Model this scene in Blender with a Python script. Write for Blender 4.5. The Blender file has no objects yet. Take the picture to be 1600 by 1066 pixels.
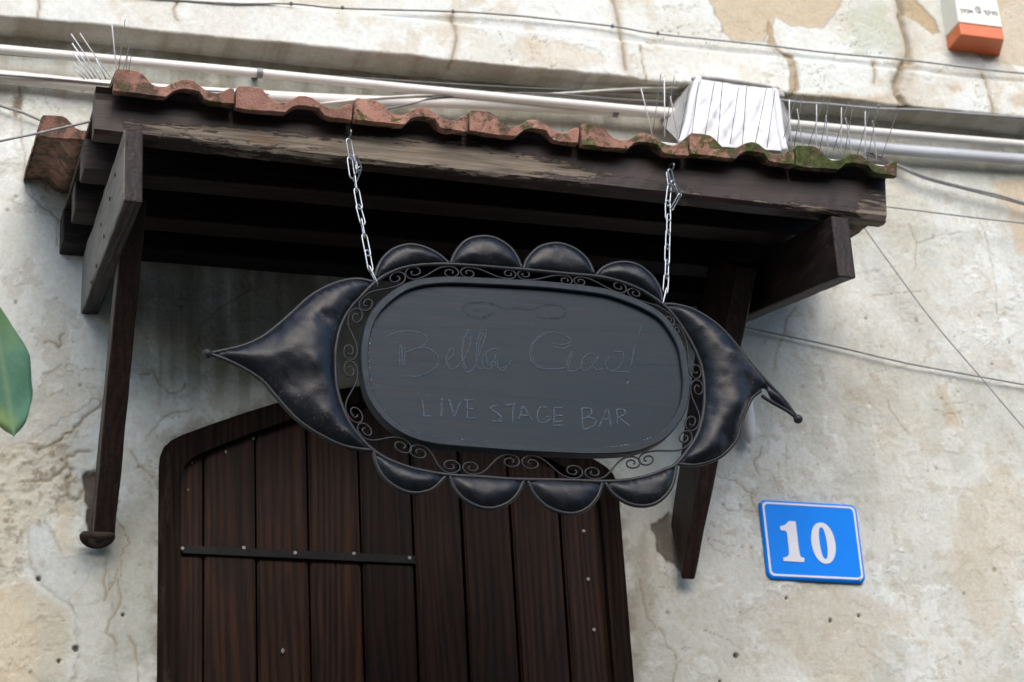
import bpy, bmesh, math, random
import numpy as np
from mathutils import Vector, Matrix, geometry, noise as mnoise

random.seed(7)
RNG = np.random.default_rng(11)
S = bpy.context.scene
COL = S.collection

# ------------------------------------------------------------------ camera
# x to the right along the facade, y into the wall (wall face y = 0), z up; camera 4.6 m in front
CAM = np.array([0.0, -4.6, 0.0])
PITCH, YAW, ROLL, FPX = math.radians(25.1376), math.radians(18.0448), math.radians(-3.5653), 3600.0
def _cam_axes():
    cp, sp, cy, sy = math.cos(PITCH), math.sin(PITCH), math.cos(YAW), math.sin(YAW)
    f = np.array([sy*cp, cy*cp, sp]); r = np.array([cy, -sy, 0.0]); u = np.cross(r, f)
    cr, sr = math.cos(ROLL), math.sin(ROLL)
    return np.array([cr*r + sr*u, sr*r - cr*u, f])
AX = _cam_axes()
cd = bpy.data.cameras.new('camera'); co = bpy.data.objects.new('camera', cd); COL.objects.link(co)
cd.sensor_width = 36.0; cd.lens = FPX*36.0/1600.0; cd.clip_start = 0.05; cd.clip_end = 600
R_ = Matrix(((AX[0][0], -AX[1][0], -AX[2][0]), (AX[0][1], -AX[1][1], -AX[2][1]), (AX[0][2], -AX[1][2], -AX[2][2])))
co.matrix_world = Matrix.Translation(Vector(CAM)) @ R_.to_4x4()
cd.dof.use_dof = True; cd.dof.focus_distance = 4.52; cd.dof.aperture_fstop = 5.6
S.camera = co

# ------------------------------------------------------------------ world, sun, exposure
SUN_DIR = Vector((-0.05, -1.15, 1.0)).normalized()      # towards the light: high and from the street
W = bpy.data.worlds.new("World"); S.world = W; W.use_nodes = True
wn, wl = W.node_tree.nodes, W.node_tree.links
for n in list(wn): wn.remove(n)
sky = wn.new('ShaderNodeTexSky'); sky.sky_type = 'NISHITA'; sky.sun_disc = False
sky.sun_elevation = math.asin(SUN_DIR.z); sky.sun_rotation = math.atan2(SUN_DIR.x, SUN_DIR.y)
sky.air_density = 1.0; sky.dust_density = 2.5; sky.ozone_density = 1.0
hs = wn.new('ShaderNodeHueSaturation'); hs.inputs['Saturation'].default_value = 1.35
bg = wn.new('ShaderNodeBackground'); bg.inputs['Strength'].default_value = 0.15
wo = wn.new('ShaderNodeOutputWorld')
wl.new(sky.outputs[0], hs.inputs['Color']); wl.new(hs.outputs[0], bg.inputs['Color']); wl.new(bg.outputs[0], wo.inputs['Surface'])
sd = bpy.data.lights.new('sun', 'SUN'); sd.energy = 1.0; sd.angle = math.radians(60); sd.color = (1.0, 0.995, 0.98)
so = bpy.data.objects.new('sun', sd); COL.objects.link(so)
so.rotation_euler = SUN_DIR.to_track_quat('Z', 'Y').to_euler()
S.view_settings.view_transform = 'Standard'; S.view_settings.look = 'None'
S.view_settings.exposure = 0.9; S.view_settings.gamma = 1.0; S.view_settings.use_curve_mapping = False
S.cycles.max_bounces = 8; S.cycles.diffuse_bounces = 4

def at(x, y, d=0.0):
    """point of the plane d metres in front of the wall that the 1600 px wide photograph shows at (x, y)"""
    r = AX.T @ np.array([(x-800)/FPX, (y-533)/FPX, 1.0])
    return Vector(r*((-d - CAM[1])/r[1]) + CAM)
def to_px(P):
    c = (np.asarray(P) - CAM) @ AX.T
    return 800 + FPX*c[..., 0]/c[..., 2], 533 + FPX*c[..., 1]/c[..., 2]

# ------------------------------------------------------------------ object helpers
def tag(o, label=None, cat=None, group=None, kind=None):
    if label: o['label'] = label
    if cat: o['category'] = cat
    if group: o['group'] = group
    if kind: o['kind'] = kind
    return o
def thing(name, loc, label, cat, group=None):
    o = bpy.data.objects.new(name, None); COL.objects.link(o); o.location = loc; o.empty_display_size = 0.05
    return tag(o, label, cat, group)
def link(name, me, parent=None, loc=(0, 0, 0)):
    o = bpy.data.objects.new(name, me); COL.objects.link(o); o.location = loc
    if parent is not None: o.parent = parent
    return o
def mesh(name, vf, mat, parent=None, base=(0, 0, 0), smooth=False):
    """one mesh object from (verts, faces) in world coordinates, kept relative to base"""
    b = Vector(base); me = bpy.data.meshes.new(name)
    me.from_pydata([Vector(v)-b for v in vf[0]], [], vf[1]); me.materials.append(mat)
    if smooth: me.polygons.foreach_set('use_smooth', [True]*len(me.polygons))
    me.update()
    return link(name, me, parent, (0, 0, 0) if parent is not None else base)
def join(*vfs):
    V, F = [], []
    for v, f in vfs:
        n = len(V); V += list(v); F += [tuple(i+n for i in q) for q in f]
    return V, F
def catmull(P, n=6, closed=False):
    P = [Vector(p) for p in P]; out = []; N = len(P)
    for i in range(N if closed else N-1):
        g = (lambda k: P[k % N]) if closed else (lambda k: P[min(max(k, 0), N-1)])
        a, b, c, d = g(i-1), g(i), g(i+1), g(i+2)
        for k in range(n):
            t = k/n
            out.append(0.5*((2*b) + (c-a)*t + (2*a-5*b+4*c-d)*t*t + (3*b-a-3*c+d)*t**3))
    if not closed: out.append(P[-1].copy())
    return out
def tube(P, r, sides=7, closed=False, r1=None):
    P = [Vector(p) for p in P]; N = len(P); V, F = [], []
    up = None
    for i, p in enumerate(P):
        a = P[(i-1) % N] if (closed or i > 0) else P[i]; b = P[(i+1) % N] if (closed or i < N-1) else P[i]
        t = (b-a).normalized()
        if up is None: up = t.orthogonal().normalized()
        up = (up - t*up.dot(t)).normalized(); s = t.cross(up)
        rr = r if r1 is None else r + (r1-r)*i/max(1, N-1)
        for k in range(sides):
            an = 2*math.pi*k/sides
            V.append(p + (up*math.cos(an) + s*math.sin(an))*rr)
    for i in range(N if closed else N-1):
        for k in range(sides):
            k2 = (k+1) % sides; j = (i+1) % N
            F.append((i*sides+k, i*sides+k2, j*sides+k2, j*sides+k))
    if not closed:
        F.append(tuple(range(sides))[::-1]); F.append(tuple((N-1)*sides+k for k in range(sides)))
    return V, F
def hexa(c, bev=0.004, seg=2, cuts=0, wob=0.0, seed=0):
    """bevelled six-sided solid; corners: bottom four then top four, same order. Edges may be worn by wob metres."""
    bm = bmesh.new(); v = [bm.verts.new(p) for p in c]
    for f in ((3, 2, 1, 0), (4, 5, 6, 7), (0, 1, 5, 4), (1, 2, 6, 5), (2, 3, 7, 6), (3, 0, 4, 7)): bm.faces.new([v[i] for i in f])
    bmesh.ops.recalc_face_normals(bm, faces=bm.faces[:])
    if bev: bmesh.ops.bevel(bm, geom=bm.edges[:], offset=bev, segments=seg, affect='EDGES', profile=0.6)
    if cuts:
        es = sorted(bm.edges, key=lambda e: -e.calc_length())
        L = es[0].calc_length()
        long_e = [e for e in bm.edges if e.calc_length() > 0.6*L]
        bmesh.ops.subdivide_edges(bm, edges=long_e, cuts=cuts, use_grid_fill=True)
        for q in bm.verts:
            n = mnoise.noise_vector(q.co*13 + Vector((seed*3.1, seed*1.7, 0))) + 0.6*mnoise.noise_vector(q.co*45 + Vector((seed, 0, 4)))
            q.co += n*wob
    bm.verts.index_update()
    V = [q.co.copy() for q in bm.verts]; F = [tuple(q.index for q in f.verts) for f in bm.faces]; bm.free()
    return V, F
def box(x0, x1, y0, y1, z0, z1, **k):
    return hexa([(x0, y0, z0), (x1, y0, z0), (x1, y1, z0), (x0, y1, z0), (x0, y0, z1), (x1, y0, z1), (x1, y1, z1), (x0, y1, z1)], **k)
def prism(poly, y0, y1):
    """polygon [(x, z)] counter-clockwise seen from the street, extruded from y0 (front) to y1"""
    n = len(poly)
    V = [(x, y0, z) for x, z in poly] + [(x, y1, z) for x, z in poly]
    F = [tuple(range(n)), tuple(range(2*n-1, n-1, -1))] + [(i, i+n, (i+1) % n + n, (i+1) % n) for i in range(n)]
    return V, F
def ribbon(P, w, y):
    """flat stroke in the plane y; P holds points whose x and z count"""
    P = [Vector((p[0], y, p[2])) for p in P]; V, F = [], []
    for i, p in enumerate(P):
        t = (P[min(i+1, len(P)-1)] - P[max(i-1, 0)]); t = t.normalized() if t.length > 1e-9 else Vector((1, 0, 0))
        n = Vector((-t.z, 0, t.x)); ww = w*(0.75 + 0.5*random.random())
        V += [p + n*ww/2, p - n*ww/2]
        if i: F.append((2*i-2, 2*i-1, 2*i+1, 2*i))
    return V, F
def ball(c, r, sub=2, sx=1, sy=1, sz=1):
    bm = bmesh.new(); bmesh.ops.create_icosphere(bm, subdivisions=sub, radius=r)
    V = [Vector((v.co.x*sx, v.co.y*sy, v.co.z*sz)) + Vector(c) for v in bm.verts]
    bm.verts.index_update(); F = [tuple(v.index for v in f.verts) for f in bm.faces]; bm.free()
    return V, F
def disc(c, r, th, n=12, dome=0.4):
    """small screw or nail head facing the street"""
    V, F = [], []
    for k in range(n): V.append(Vector(c) + Vector((r*math.cos(2*math.pi*k/n), 0, r*math.sin(2*math.pi*k/n))))
    for k in range(n): V.append(Vector(c) + Vector((r*.8*math.cos(2*math.pi*k/n), -th, r*.8*math.sin(2*math.pi*k/n))))
    for k in range(n): V.append(Vector(c) + Vector((r*.38*math.cos(2*math.pi*k/n), -th, r*.38*math.sin(2*math.pi*k/n))))
    V.append(Vector(c) + Vector((0, th*dome, 0)))
    for k in range(n):
        j = (k+1) % n
        F += [(k, j, n+j, n+k), (n+k, n+j, 2*n+j, 2*n+k), (2*n+k, 2*n+j, 3*n)]
    return V, F

# ------------------------------------------------------------------ material helpers
class NT:
    def __init__(self, name, rough=0.7, spec=0.5, metal=0.0):
        self.m = bpy.data.materials.new(name); self.m.use_nodes = True
        self.t = self.m.node_tree; self.b = self.t.nodes['Principled BSDF']
        self.b.inputs['Roughness'].default_value = rough; self.b.inputs['Metallic'].default_value = metal
        self.b.inputs['Specular IOR Level'].default_value = spec
        self.tc = self.t.nodes.new('ShaderNodeTexCoord'); self.oi = self.t.nodes.new('ShaderNodeObjectInfo')
    def n(self, ty, **kw):
        o = self.t.nodes.new(ty)
        for k, v in kw.items(): setattr(o, k, v)
        return o
    def l(self, a, b): self.t.links.new(a, b)
    def coord(self, scale=(1, 1, 1), rnd=True):
        src = self.tc.outputs['Object']
        if rnd:
            mv = self.n('ShaderNodeVectorMath', operation='SCALE'); cx = self.n('ShaderNodeCombineXYZ')
            for i in range(3): self.l(self.oi.outputs['Random'], cx.inputs[i])
            self.l(cx.outputs[0], mv.inputs[0]); mv.inputs['Scale'].default_value = 37.0
            ad = self.n('ShaderNodeVectorMath', operation='ADD'); self.l(src, ad.inputs[0]); self.l(mv.outputs[0], ad.inputs[1]); src = ad.outputs[0]
        mp = self.n('ShaderNodeMapping'); self.l(src, mp.inputs['Vector']); mp.inputs['Scale'].default_value = scale
        return mp.outputs[0]
    def noise(self, vec, scale, detail=5, rough=0.6, dist=0.0):
        o = self.n('ShaderNodeTexNoise'); self.l(vec, o.inputs['Vector'])
        o.inputs['Scale'].default_value = scale; o.inputs['Detail'].default_value = detail
        o.inputs['Roughness'].default_value = rough; o.inputs['Distortion'].default_value = dist
        return o.outputs['Fac']
    def step(self, fac, a, b, lo=0.0, hi=1.0):
        o = self.n('ShaderNodeMapRange'); self.l(fac, o.inputs['Value'])
        for k, v in zip(('From Min', 'From Max', 'To Min', 'To Max'), (a, b, lo, hi)): o.inputs[k].default_value = v
        return o.outputs[0]
    def math(self, op, a, b):
        o = self.n('ShaderNodeMath', operation=op)
        for i, x in enumerate((a, b)):
            if isinstance(x, (int, float)): o.inputs[i].default_value = x
            else: self.l(x, o.inputs[i])
        return o.outputs[0]
    def mix(self, fac, a, b, blend='MIX'):
        o = self.n('ShaderNodeMix', data_type='RGBA', blend_type=blend)
        for s, x in ((o.inputs[0], fac), (o.inputs[6], a), (o.inputs[7], b)):
            if isinstance(x, (int, float)): s.default_value = x
            elif isinstance(x, tuple): s.default_value = (*x, 1.0)
            else: self.l(x, s)
        return o.outputs[2]
    def base(self, c):
        if isinstance(c, tuple): self.b.inputs['Base Color'].default_value = (*c, 1)
        else: self.l(c, self.b.inputs['Base Color'])
    def rough(self, f): self.l(f, self.b.inputs['Roughness'])
    def bump(self, h, dist=0.002, strength=1.0):
        o = self.n('ShaderNodeBump'); o.inputs['Distance'].default_value = dist; o.inputs['Strength'].default_value = strength
        self.l(h, o.inputs['Height']); self.l(o.outputs[0], self.b.inputs['Normal'])

def m_wall():
    t = NT('aged_plaster', rough=0.92, spec=0.15)
    a = t.n('ShaderNodeAttribute', attribute_name='Col'); c = t.coord(rnd=False)
    f1 = t.noise(c, 90, 6, 0.7); f2 = t.noise(c, 420, 4, 0.7); f3 = t.noise(c, 35, 6, 0.65, 0.6)
    col = t.mix(t.step(f1, 0.38, 0.66), a.outputs['Color'], t.mix(1.0, a.outputs['Color'], (0.88, 0.85, 0.81), 'MULTIPLY'))
    col = t.mix(t.step(f3, 0.60, 0.70, 0, 0.18), col, (0.46, 0.41, 0.34))
    col = t.mix(t.step(f2, 0.68, 0.78, 0, 0.4), col, (0.30, 0.26, 0.21))
    col = t.mix(1.0, col, (0.955, 1.0, 0.965), 'MULTIPLY')
    t.base(col); t.bump(t.math('ADD', t.math('MULTIPLY', f1, 0.6), t.math('MULTIPLY', f2, 0.3)), 0.004, 0.8)
    return t.m
def m_wood(name, dark, light, axis='x', worn=None, worn_lo=0.5, worn_hi=0.62, rough=0.55, spec=0.3, dust=0.0, tones=(0.75, 1.2)):
    t = NT(name, rough=rough, spec=spec)
    sc = {'x': (1.2, 26, 26), 'y': (26, 1.2, 26), 'z': (26, 26, 1.2)}[axis]
    s2 = {'x': (0.9, 7, 7), 'y': (7, 0.9, 7), 'z': (7, 7, 0.9)}[axis]
    s3 = {'x': (9, 90, 90), 'y': (90, 9, 90), 'z': (90, 90, 9)}[axis]
    g = t.noise(t.coord(sc), 4.0, 7, 0.7, 0.7); g2 = t.noise(t.coord(s2), 2.2, 5, 0.6, 1.2); g3 = t.noise(t.coord(s3), 2.0, 3, 0.6)
    wv = t.n('ShaderNodeTexWave', wave_type='BANDS', bands_direction='X' if axis != 'x' else 'Z')
    t.l(t.coord({'x': (0.5, 8, 8), 'y': (8, .5, 8), 'z': (8, 8, 0.55)}[axis]), wv.inputs['Vector'])
    wv.inputs['Scale'].default_value = 2.1; wv.inputs['Distortion'].default_value = 16; wv.inputs['Detail'].default_value = 3; wv.inputs['Detail Scale'].default_value = 0.7
    grain = t.math('ADD', t.math('MULTIPLY', g, 0.74), t.math('MULTIPLY', wv.outputs['Fac'], 0.26))
    col = t.mix(t.step(grain, 0.3, 0.75), dark, light)
    col = t.mix(t.step(g2, 0.35, 0.7, 0.0, 0.65), col, tuple(x*0.45 for x in dark))
    tone = t.step(t.oi.outputs['Random'], 0, 1, *tones); mulc = t.n('ShaderNodeCombineXYZ')
    for i in range(3): t.l(tone, mulc.inputs[i])
    col = t.mix(1.0, col, mulc.outputs[0], 'MULTIPLY')
    if worn:
        w1 = t.noise(t.coord({'x': (2.0, 14, 14), 'y': (14, 2.0, 14), 'z': (14, 14, 2.0)}[axis]), 3.0, 8, 0.72, 0.4)
        w2 = t.noise(t.coord((1, 1, 1)), 2.3, 3, 0.5)
        wf = t.math('ADD', t.math('MULTIPLY', w1, 0.7), t.math('MULTIPLY', w2, 0.3))
        wm = t.step(wf, worn_lo, worn_hi)
        wc = t.mix(t.step(g, 0.3, 0.75), tuple(x*0.5 for x in worn), worn)
        col = t.mix(wm, col, wc); t.rough(t.step(wm, 0, 1, rough, 0.85))
    if dust:
        col = t.mix(t.step(g3, 0.55, 0.8, 0, dust), col, (0.30, 0.27, 0.23))
    t.base(col); t.bump(t.math('ADD', grain, t.math('MULTIPLY', g3, 0.25)), 0.0022, 0.8)
    return t.m
def m_fascia():
    """dark varnish weathered off towards the lower edge of the beam, bare grey wood showing in long streaks"""
    t = NT('weathered_fascia', rough=0.6, spec=0.35)
    g = t.noise(t.coord((1.2, 26, 26)), 4.0, 7, 0.7, 0.7)
    paint = t.mix(t.step(g, 0.3, 0.75), (0.013, 0.008, 0.007), (0.036, 0.021, 0.017))
    bare = t.mix(t.step(g, 0.32, 0.68), (0.06, 0.048, 0.037), (0.30, 0.25, 0.19))
    bare = t.mix(t.step(t.noise(t.coord((3, 6, 6)), 2.0, 4), 0.58, 0.7, 0, .6), bare, (0.20, 0.095, 0.035))
    a = t.n('ShaderNodeAttribute', attribute_name='wear')
    w1 = t.noise(t.coord((3.2, 14, 22)), 3.2, 11, 0.78, 0.35); w2 = t.noise(t.coord((1.3, 1.3, 1.3)), 2.6, 3, 0.5)
    s = t.math('ADD', t.math('ADD', t.math('MULTIPLY', w1, 0.75), t.math('MULTIPLY', w2, 0.25)), a.outputs['Fac'])
    s = t.math('ADD', s, t.math('MULTIPLY', t.math('SUBTRACT', t.noise(t.coord((10, 40, 60)), 3.0, 6, 0.7), 0.5), 0.5))
    m = t.step(s, 0.685, 0.725)
    t.base(t.mix(m, paint, bare)); t.rough(t.step(m, 0, 1, 0.5, 0.88))
    t.bump(t.math('SUBTRACT', t.math('MULTIPLY', g, 0.6), t.math('MULTIPLY', m, 0.5)), 0.002, 0.9)
    return t.m
def m_black_metal(name='black_paint', base=(0.010, 0.0115, 0.015), rough=0.36, rust=0.2, dust=0.35):
    t = NT(name, rough=rough, spec=0.30); c = t.coord()
    a = t.noise(c, 28, 6, 0.65); b = t.noise(c, 210, 4, 0.6); d = t.noise(c, 9, 4, 0.6)
    col = t.mix(t.step(a, 0.4, 0.75, 0, dust), base, (0.028, 0.029, 0.031))
    col = t.mix(t.math('MULTIPLY', t.step(b, 0.595, 0.70), t.step(d, 0.45, 0.7, 0, rust)), col, (0.16, 0.10, 0.07))
    t.base(col); t.rough(t.step(a, 0.3, 0.75, rough-0.06, rough+0.2)); t.bump(t.math('ADD', t.math('MULTIPLY', a, 1.0), t.math('MULTIPLY', b, 0.15)), 0.0028, 0.4)
    return t.m
def m_board():
    t = NT('slate_board', rough=0.5, spec=0.27)
    g = t.noise(t.coord((1.5, 10, 38)), 4, 7, 0.68, 0.5); h = t.noise(t.coord((1, 1, 1)), 4.5, 4, 0.55); k = t.noise(t.coord((1, 1, 1)), 260, 2, 0.5)
    col = t.mix(t.step(g, 0.3, 0.72), (0.002, 0.009, 0.016), (0.007, 0.021, 0.034))
    col = t.mix(t.step(h, 0.5, 0.72, 0, 0.5), col, (0.003, 0.008, 0.0125))
    col = t.mix(t.step(k, 0.74, 0.8, 0, 0.6), col, (0.15, 0.16, 0.17))
    t.base(col); t.rough(t.step(g, 0.3, 0.7, 0.42, 0.58)); t.bump(g, 0.0004, 0.5)
    return t.m
def m_plain(name, c, rough=0.5, spec=0.4, metal=0.0, var=0.15, sc=40, dirt=None, bump=0.0):
    t = NT(name, rough=rough, spec=spec, metal=metal); v = t.coord()
    n = t.noise(v, sc, 5, 0.65)
    col = t.mix(t.step(n, 0.3, 0.75), tuple(x*(1-var) for x in c), tuple(min(1, x*(1+var*.6)) for x in c))
    if dirt:
        n2 = t.noise(v, sc*0.35, 6, 0.7); col = t.mix(t.step(n2, 0.5, 0.72, 0, dirt[1]), col, dirt[0])
    t.base(col)
    if bump: t.bump(n, bump, 0.7)
    return t.m
def m_chalk(name, c, lo, hi, mx_=0.85):
    t = NT(name, rough=0.95, spec=0.05); t.base(c)
    n = t.noise(t.coord((1, 1, 1)), 170, 3, 0.7); tr = t.n('ShaderNodeBsdfTransparent'); mx = t.n('ShaderNodeMixShader')
    t.l(t.step(n, lo, hi, 0, mx_), mx.inputs[0]); t.l(tr.outputs[0], mx.inputs[1]); t.l(t.b.outputs[0], mx.inputs[2])
    t.l(mx.outputs[0], t.t.nodes['Material Output'].inputs['Surface'])
    return t.m
def m_tile():
    t = NT('mossy_terracotta', rough=0.85, spec=0.2); c = t.coord()
    a = t.noise(c, 16, 6, 0.65); b = t.noise(c, 70, 6, 0.7); d = t.noise(c, 260, 3, 0.7); e = t.noise(c, 22, 5, 0.7, 0.4)
    col = t.mix(t.step(a, 0.3, 0.72), (0.29, 0.14, 0.10), (0.50, 0.28, 0.21))
    col = t.mix(t.step(b, 0.55, 0.72, 0, 0.7), col, (0.12, 0.065, 0.05))
    col = t.mix(t.step(d, 0.62, 0.72, 0, 0.6), col, (0.42, 0.30, 0.23))
    tone = t.step(t.oi.outputs['Random'], 0, 1, 0.62, 1.2); tn = t.n('ShaderNodeCombineXYZ')
    for i in range(3): t.l(tone, tn.inputs[i])
    col = t.mix(1.0, col, tn.outputs[0], 'MULTIPLY')
    col = t.mix(t.step(t.noise(c, 11, 5, 0.7, 0.5), 0.51, 0.64, 0, 0.5), col, (0.13, 0.085, 0.07))
    col = t.mix(t.step(t.noise(c, 48, 5, 0.7, 0.3), 0.62, 0.70, 0, 0.6), col, (0.36, 0.30, 0.24))
    am = t.n('ShaderNodeSeparateColor'); t.l(t.oi.outputs['Color'], am.inputs[0])
    s = t.math('ADD', t.math('MULTIPLY', e, 0.8), t.math('MULTIPLY', am.outputs['Red'], 0.35))
    dark = t.step(t.math('ADD', t.math('MULTIPLY', t.noise(c, 30, 6, 0.72, 0.5), 0.8), t.math('MULTIPLY', am.outputs['Green'], 0.3)), 0.47, 0.56, 0, 0.8); col = t.mix(dark, col, (0.055, 0.052, 0.034))
    mos = t.mix(t.step(b, 0.4, 0.62), (0.03, 0.045, 0.014), (0.10, 0.125, 0.035))
    col = t.mix(t.step(t.math('ADD', s, t.math('MULTIPLY', b, 0.12)), 0.56, 0.61, 0, 0.92), col, mos)
    t.base(col); t.bump(t.math('ADD', t.math('ADD', b, t.math('MULTIPLY', d, 0.5)), t.math('MULTIPLY', s, 1.2)), 0.004, 0.9)
    return t.m
def m_leaf():
    t = NT('leaf_green', rough=0.6, spec=0.25); a = t.n('ShaderNodeAttribute', attribute_name='vein')
    n = t.noise(t.coord(), 14, 4, 0.6)
    col = t.mix(t.step(n, 0.35, 0.7), (0.065, 0.18, 0.11), (0.12, 0.27, 0.165))
    col = t.mix(t.step(t.noise(t.coord(), 7, 2), 0.56, 0.7, 0, 0.6), col, (0.20, 0.27, 0.05))
    col = t.mix(t.math('MULTIPLY', a.outputs['Fac'], 0.5), col, (0.20, 0.30, 0.16))
    t.base(col); t.b.inputs['Transmission Weight'].default_value = 0.0
    t.b.inputs['Subsurface Weight'].default_value = 0.0
    tl = t.n('ShaderNodeBsdfTranslucent'); t.l(col, tl.inputs[0]); mx = t.n('ShaderNodeMixShader'); mx.inputs[0].default_value = 0.3
    t.l(t.b.outputs[0], mx.inputs[1]); t.l(tl.outputs[0], mx.inputs[2]); t.l(mx.outputs[0], t.t.nodes['Material Output'].inputs['Surface'])
    return t.m

M_WALL = m_wall()
M_FASCIA = m_fascia()
M_BEAM_X = m_wood('dark_beam_along', (0.011, 0.007, 0.006), (0.026, 0.015, 0.012), 'x', dust=0.1)
M_BEAM_Y = m_wood('dark_beam_across', (0.016, 0.010, 0.009), (0.036, 0.022, 0.017), 'y', dust=0.15)
M_BEAM_OLD = m_wood('greyed_beam', (0.018, 0.012, 0.010), (0.045, 0.030, 0.024), 'y', worn=(0.24, 0.23, 0.205), worn_lo=0.38, worn_hi=0.50)
M_BRACE = m_wood('dark_brace', (0.018, 0.010, 0.008), (0.042, 0.024, 0.019), 'z', rough=0.45, spec=0.25, dust=0.10)
M_PLANK = m_wood('stained_plank', (0.009, 0.0045, 0.0028), (0.062, 0.024, 0.011), 'z', rough=0.5, spec=0.12, tones=(0.45, 1.15))
M_FRAME = m_wood('door_frame_wood', (0.009, 0.006, 0.005), (0.030, 0.019, 0.013), 'z', worn=(0.085, 0.062, 0.042), worn_lo=0.57, worn_hi=0.72, rough=0.75, spec=0.05)
M_DECK = m_wood('roof_boards', (0.012, 0.008, 0.007), (0.03, 0.018, 0.014), 'y')
M_BLACK = m_black_metal()
M_ROD = m_black_metal('black_rod_paint', (0.016, 0.018, 0.022), 0.40, 0.15, 0.5)
M_SHEET = m_black_metal('black_sheet_paint', (0.005, 0.0075, 0.0115), 0.33, 0.9, 0.35)
M_RIM = m_black_metal('slate_rim_paint', (0.009, 0.018, 0.027), 0.5, 0.05, 0.35)
M_IRON = m_black_metal('black_iron', (0.007, 0.007, 0.0075), 0.65, 0.4, 0.15)
M_BOARD = m_board()
M_CHALK = m_chalk('chalk_line', (0.105, 0.14, 0.175), 0.22, 0.56, 0.55)
M_CHALK_B = m_chalk('chalk_capital', (0.115, 0.16, 0.205), 0.22, 0.56, 0.65)
M_CHALK_W = m_chalk('chipped_edge', (0.30, 0.34, 0.38), 0.52, 0.62)
M_GHOST = m_chalk('wiped_drawing', (0.003, 0.006, 0.010), 0.30, 0.70, 0.26)
M_ZINC = m_plain('zinc_chain', (0.40, 0.425, 0.44), 0.36, 0.5, 0.85, 0.2, 60)
M_SCREW = m_plain('screw_steel', (0.36, 0.34, 0.31), 0.5, 0.4, 0.6, 0.3, 200)
M_TILE = m_tile()
M_PVC = m_plain('white_conduit_plastic', (0.74, 0.73, 0.69), 0.4, 0.45, 0, 0.08, 14, ((0.42, 0.36, 0.28), 0.35))
M_PVC_C = m_plain('cream_conduit_plastic', (0.70, 0.64, 0.53), 0.45, 0.4, 0, 0.1, 14, ((0.40, 0.33, 0.25), 0.35))
M_PVC_G = m_plain('grey_conduit_plastic', (0.60, 0.63, 0.67), 0.55, 0.3, 0, 0.08, 14, ((0.36, 0.33, 0.28), 0.3))
M_CABLE_D = m_plain('dark_cable_sheath', (0.17, 0.17, 0.17), 0.6, 0.3, 0, 0.3, 60)
M_CABLE_G = m_plain('grey_cable_sheath', (0.33, 0.33, 0.325), 0.55, 0.35, 0, 0.3, 60)
M_CABLE_W = m_plain('white_cable_sheath', (0.72, 0.70, 0.65), 0.5, 0.35, 0, 0.12, 60, ((0.3, 0.26, 0.2), 0.4))
M_CLAMP = m_plain('pipe_clamp_steel', (0.22, 0.23, 0.24), 0.5, 0.4, 0.4, 0.3, 80)
M_FILM = m_plain('white_plastic_film', (0.80, 0.82, 0.84), 0.55, 0.35, 0, 0.05, 20, ((0.45, 0.42, 0.37), 0.25), 0.0)
M_FILM_D = m_plain('dirty_taped_film', (0.50, 0.49, 0.46), 0.5, 0.4, 0, 0.25, 26, ((0.16, 0.14, 0.12), 0.8), 0.003)
M_SPIKE_W = m_plain('white_spike', (0.74, 0.75, 0.77), 0.4, 0.5, 0, 0.05, 20)
M_SPIKE_D = m_plain('steel_spike', (0.10, 0.10, 0.10), 0.45, 0.5, 0.5, 0.1, 20)
M_BLUE = m_plain('blue_enamel', (0.0, 0.24, 0.92), 0.4, 0.12, 0, 0.05, 9)
M_WHITE = m_plain('white_enamel', (0.72, 0.74, 0.78), 0.4, 0.45, 0, 0.04, 20)
M_AL_BODY = m_plain('ivory_plastic', (0.74, 0.73, 0.63), 0.45, 0.4, 0, 0.04, 10, ((0.5, 0.46, 0.36), 0.12))
M_AL_LENS = m_plain('orange_plastic', (0.66, 0.15, 0.04), 0.35, 0.5, 0, 0.1, 20, ((0.34, 0.09, 0.03), 0.3))
M_INK = m_plain('navy_print', (0.06, 0.08, 0.12), 0.6, 0.3)
M_INK_G = m_plain('grey_print', (0.24, 0.28, 0.31), 0.6, 0.3)
M_LEAF = m_leaf()
M_STEM = m_plain('green_stem', (0.10, 0.13, 0.05), 0.6, 0.3, 0, 0.3, 40)
M_FIT = m_plain('pale_plaster_fitting', (0.70, 0.70, 0.68), 0.6, 0.35, 0, 0.06, 12, ((0.45, 0.42, 0.36), 0.3))
M_MORTAR = m_plain('roof_mortar', (0.34, 0.31, 0.27), 0.95, 0.1, 0, 0.35, 30, ((0.12, 0.10, 0.07), 0.7), 0.004)
M_PAVE = m_plain('street_paving', (0.12, 0.113, 0.10), 0.85, 0.2, 0, 0.3, 3, None, 0.01)
M_HOLE = m_plain('dark_mortar_hole', (0.045, 0.035, 0.028), 0.95, 0.1, 0, 0.4, 60, None, 0.003)

# ------------------------------------------------------------------ ground
g = mesh('ground', ([(-200, -220, -1.55), (200, -220, -1.55), (200, 0.6, -1.55), (-200, 0.6, -1.55)], [(0, 1, 2, 3)]), M_PAVE)
tag(g, kind='structure')
# the other side of the narrow street, behind the camera: plain rendered front with window recesses, it keeps low light out
OV = [box(-5, 22, -10.6, -10.2, -1.55, 5.2, bev=0)]
for k in range(9):
    for zz_ in (-0.4, 2.4): OV.append(box(-4+2.8*k, -2.8+2.8*k, -10.2, -10.1, zz_, zz_+1.7, bev=.01))
M_OPP = m_plain('dull_render', (0.15, 0.135, 0.115), 0.9, 0.15, 0, 0.25, 2)
tag(mesh('opposite_facade', join(*OV), M_OPP), kind='structure')

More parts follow.
